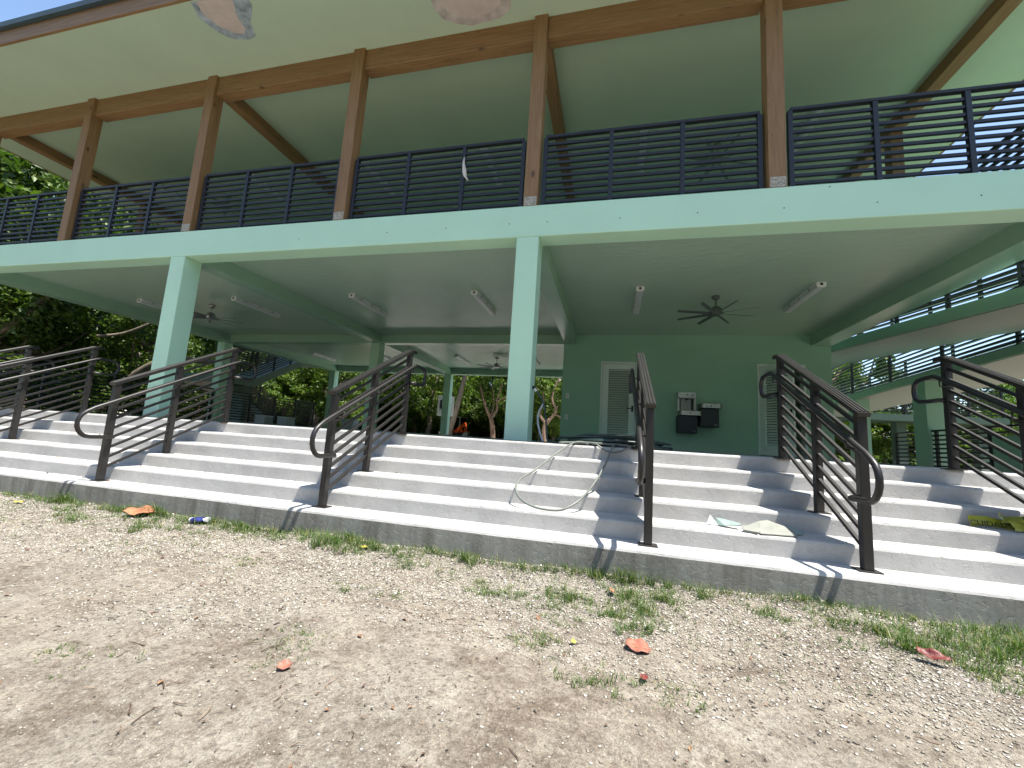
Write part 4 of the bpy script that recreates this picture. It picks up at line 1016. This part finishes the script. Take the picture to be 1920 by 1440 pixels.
# two bare trunks seen under the ceiling and one twisted at the right
def bare(name, label, paths, barkm, clumps=None, leaf='leafB', nleaf=2500, seed=1):
    t = thing(name, label, 'tree', paths[0][0][0], 'trees around the pavilion')
    mb = MB()
    for pts, r0, r1 in paths:
        sp = smooth_path(pts, 5); n_ = len(sp); mb.tube(sp, [r0 + (r1 - r0) * i / (n_ - 1) for i in range(n_)], 8)
    mb.build('trunk', barkm, t, smooth=True)
    if clumps:
        c = bpy.data.objects.new('crown', leaf_cloud('crown', clumps, nleaf, .13, M[leaf], seed)); COL.objects.link(c); c.parent = t
        c.matrix_parent_inverse = Matrix.Translation(-world_loc(t))
bare('leaning_tree', 'tree with a pale grey leaning trunk, left of the orange machine', [([(-9.85, 24, -.3), (-9.55, 24, .9), (-9.35, 24, 1.75), (-9.0, 24, 3.6), (-8.6, 24, 5.2), (-8.3, 24, 6.5)], .21, .10), ([(-9.0, 24, 3.6), (-9.6, 24.2, 5), (-10.3, 24.4, 6.3)], .09, .04)], M['barkgrey'],
     [(-8.5 + random.uniform(-1.8, 1.8), 24.2 + random.uniform(-1, 1.5), 5.8 + random.uniform(-1.6, 1.4), .7) for _ in range(16)], 'leafB', 4200, 61)
bare('red_barked_tree', 'small tree with forked reddish peeling trunk beside the middle column', [([(-6.85, 23.9, -.3), (-6.95, 23.9, .6), (-7.08, 23.9, 1.15)], .17, .13), ([(-7.08, 23.9, 1.1), (-7.5, 23.9, 1.9), (-7.85, 24, 2.9), (-8.1, 24, 4)], .10, .04), ([(-7.08, 23.9, 1.1), (-6.75, 24, 1.7), (-6.8, 24, 2.3), (-6.5, 24, 3.4)], .09, .035), ([(-6.8, 24, 2.2), (-6.2, 24, 2.5), (-5.4, 24.1, 2.9), (-5.1, 24.1, 3.8)], .06, .03), ([(-7.1, 23.9, 1.3), (-7.0, 24.1, 2.1), (-7.25, 24.1, 3.3)], .05, .02)], M['barkred'],
     [(-6.7 + random.uniform(-2.0, 2.0), 24.1 + random.uniform(-.9, 1.4), 3.9 + random.uniform(-1.2, 1.6), .62) for _ in range(18)], 'leafB', 5200, 62)
bare('twisted_tree', 'twisted orange barked branches in the gap between hose and green room', [([(-3.5, 22.6, -.3), (-3.6, 22.6, .7), (-3.3, 22.6, 1.2)], .13, .10), ([(-3.3, 22.6, 1.2), (-3.0, 22.6, 1.7), (-3.25, 22.6, 2.4), (-2.9, 22.7, 3.6)], .09, .04), ([(-3.5, 22.6, .9), (-3.9, 22.6, 1.5), (-3.7, 22.6, 2.3), (-4.1, 22.7, 3.5)], .08, .03), ([(-3.2, 22.6, 1.5), (-2.7, 22.6, 1.3), (-2.5, 22.6, .8)], .05, .02)], M['barkred'],
     [(-3.4 + random.uniform(-1.5, 1.5), 22.9 + random.uniform(-.6, 1.0), 3.5 + random.uniform(-1.0, 1.3), .5) for _ in range(12)], 'leafB', 2600, 63)
bare('bare_branch_tree', 'thin brown branched tree seen between the ramp runs at the right', [([(8.6, 19.6, -.4), (8.75, 19.7, 1.2), (8.5, 19.7, 2.6), (8.9, 19.7, 4.0), (8.7, 19.7, 5.3)], .14, .04), ([(8.5, 19.7, 2.6), (9.3, 19.8, 3.6), (10.2, 19.8, 4.3), (11.0, 19.8, 5.0)], .07, .025), ([(8.75, 19.7, 1.2), (9.4, 19.8, 2.4), (10.2, 19.8, 3.2), (10.7, 19.9, 4.6)], .07, .02), ([(8.9, 19.7, 3.8), (8.3, 19.7, 4.5), (8.2, 19.8, 5.4)], .05, .02), ([(9.4, 19.8, 2.4), (9.2, 19.9, 3.4), (9.6, 19.9, 4.5)], .04, .015), ([(9.3, 19.8, 3.6), (9.9, 19.9, 4.6), (10.0, 19.9, 5.3)], .035, .012)], M['barkred'],
     [(9.4 + random.uniform(-1.3, 1.6), 19.9 + random.uniform(-.5, .6), 4.2 + random.uniform(-1.0, 1.0), .30) for _ in range(16)], 'leafB', 800, 64)
bare('branching_tree', 'pale thick forked trunk and boughs at the left edge below the balcony', [([(-20.3, 8.2, -.9), (-20.2, 8.2, 1.2), (-20.0, 8.2, 2.6), (-19.7, 8.2, 4.4), (-19.6, 8.2, 6)], .34, .2), ([(-20.2, 8.2, 1.0), (-19.2, 8.4, 1.9), (-18.2, 8.6, 2.8), (-17.2, 8.8, 3.8)], .20, .10), ([(-17.0, 9.9, 2.55), (-16.5, 10.3, 2.75), (-15.9, 10.6, 3.15), (-15.3, 11, 3.7)], .05, .035), ([(-17.2, 11.2, 1.3), (-16.4, 11.4, 1.9), (-15.6, 11.6, 2.15), (-14.9, 11.8, 2.1), (-14.2, 12.2, 2.15)], .14, .08), ([(-17.2, 11.2, 1.3), (-17.9, 11.1, .4), (-18.2, 11, -.9)], .14, .2)], M['barkgrey'],
     [(-18.6 + random.uniform(-2.4, 2.6), 9.4 + random.uniform(-1.5, 1.8), 4.4 + random.uniform(-1.6, 3.0), .8) for _ in range(22)], 'leafA', 6500, 65)

# ------------------------------------------------------------------ small machine and items behind
ex = thing('mini_excavator', 'small orange and black tracked machine parked behind the pavilion', 'excavator', (-11.3, 30, -.25))
g0 = -.22
MB().box(-12.05, -11.15, 29.4, 31.0, g0 + .62, g0 + 1.55).build('cab', M['glassdark'], ex, bevel=.05)
cf = MB()
for x_ in (-12.07, -11.13): 
    for y_ in (29.38, 31.0): cf.box(x_ - .04, x_ + .04, y_ - .04, y_ + .04, g0 + .55, g0 + 1.55)
cf.box(-12.15, -11.05, 29.3, 31.1, g0 + 1.55, g0 + 1.63); cf.build('cab_frame', M['lightgrey'], ex, bevel=.01)
MB().box(-12.2, -10.9, 29.3, 31.2, g0 + .38, g0 + .60).build('chassis', M['orange'], ex, bevel=.04)
for y_ in (29.1, 30.9):
    MB().prism([(-12.3, y_, g0 + .02), (-10.9, y_, g0 + .02), (-10.7, y_, g0 + .2), (-10.9, y_, g0 + .4), (-12.3, y_, g0 + .4), (-12.5, y_, g0 + .2)], (0, .35, 0)).build('track', M['black'], ex, bevel=.03)
bm_ = MB(); bm_.bar((-11.35, 29.2, g0 + .45), (-10.55, 29.1, g0 + 1.12), .16, .24); bm_.bar((-10.62, 29.1, g0 + 1.15), (-10.45, 29.05, g0 + .55), .13, .18); bm_.build('boom', M['orange'], ex, bevel=.02)
MB().prism([(-10.75, 28.8, g0 + .1), (-10.3, 28.8, g0 + .1), (-10.25, 28.8, g0 + .45), (-10.5, 28.8, g0 + .5)], (0, .6, 0)).build('bucket', M['lightgrey'], ex, bevel=.02)
MB().box(-12.6, -11.5, 28.9, 29.0, g0 + .08, g0 + .40).build('blade', M['white'], ex, bevel=.02)
ut = thing('utility_cabinet', 'tall pale utility cabinet with a dark window behind a far column', 'cabinet', (-9.5, 22, .3))
MB().box(-9.78, -8.95, 22.0, 22.5, 1.05, 2.2).build('body', M['utility'], ut, bevel=.02)
MB().box(-9.62, -9.2, 21.985, 21.999, 1.45, 1.95).build('window', M['glassdark'], ut)
MB().box(-9.4, -9.3, 22.2, 22.3, -.3, 1.05).build('post', M['white'], ut)
for i, (x_, y_, l) in enumerate(((-12.3, 12.5, 'small white box on the floor behind the second railing, left of a pair'), (-11.7, 12.9, 'small white box on the floor behind the second railing, right of a pair'), (-10.9, 15.6, 'pale grey box near the far left column'))):
    b_ = thing('storage_box', l, 'box', (x_, y_, FZ), 'pale boxes on the ground floor')
    w_ = .22 if i < 2 else .3
    MB().box(x_ - w_, x_ + w_, y_ - .2, y_ + .2, FZ + .001, FZ + (.26 if i < 2 else .38)).build('body', M['lightgrey'], b_, bevel=.02)
    MB().box(x_ - w_ - .01, x_ + w_ + .01, y_ - .21, y_ + .21, FZ + (.261 if i < 2 else .381), FZ + (.29 if i < 2 else .41)).build('lid', M['white'], b_, bevel=.008)

# ------------------------------------------------------------------ light, sky, camera
sd = Vector((.345, -.115, 1)).normalized()
el = math.asin(sd.z); az = math.atan2(sd.x, sd.y)
L = bpy.data.lights.new('sun', 'SUN'); L.energy = 4.2; L.angle = R(.53); L.color = (1, .96, .89)
lo_ = bpy.data.objects.new('sun', L); COL.objects.link(lo_); lo_.rotation_euler = (-sd).to_track_quat('-Z', 'Y').to_euler(); lo_.location = (10, -5, 30)
W = bpy.data.worlds.new('World'); S.world = W; W.use_nodes = True; nt = W.node_tree
sky = nt.nodes.new('ShaderNodeTexSky'); sky.sky_type = 'NISHITA'; sky.sun_disc = False; sky.sun_elevation = el; sky.sun_rotation = az
sky.air_density = 1.0; sky.dust_density = .6; sky.ozone_density = 1.0
bg = nt.nodes['Background']; nt.links.new(sky.outputs[0], bg.inputs['Color']); bg.inputs['Strength'].default_value = .115

cam = bpy.data.cameras.new('camera'); co = bpy.data.objects.new('camera', cam); COL.objects.link(co)
cam.sensor_fit = 'HORIZONTAL'; cam.sensor_width = 36; cam.lens = 770.22 / 1920 * 36; cam.clip_start = .05; cam.clip_end = 3000
yaw, pit, rol = R(-13.87933137), R(7.56038291), R(3.64032927)
f_ = Vector((math.sin(yaw) * math.cos(pit), math.cos(yaw) * math.cos(pit), math.sin(pit))); r_ = Vector((math.cos(yaw), -math.sin(yaw), 0)); u_ = r_.cross(f_)
r2 = math.cos(rol) * r_ + math.sin(rol) * u_; u2 = -math.sin(rol) * r_ + math.cos(rol) * u_
co.matrix_world = Matrix(((r2.x, u2.x, -f_.x, 0), (r2.y, u2.y, -f_.y, 0), (r2.z, u2.z, -f_.z, 0), (0, 0, 0, 1)))
S.camera = co
S.view_settings.view_transform = 'Standard'; S.view_settings.look = 'None'; S.view_settings.exposure = 1.4; S.view_settings.gamma = 1
S.render.engine = 'CYCLES'
S.cycles.max_bounces = 10; S.cycles.diffuse_bounces = 6; S.cycles.glossy_bounces = 3; S.cycles.transmission_bounces = 4
S.cycles.use_denoising = True; S.cycles.sample_clamp_indirect = 6
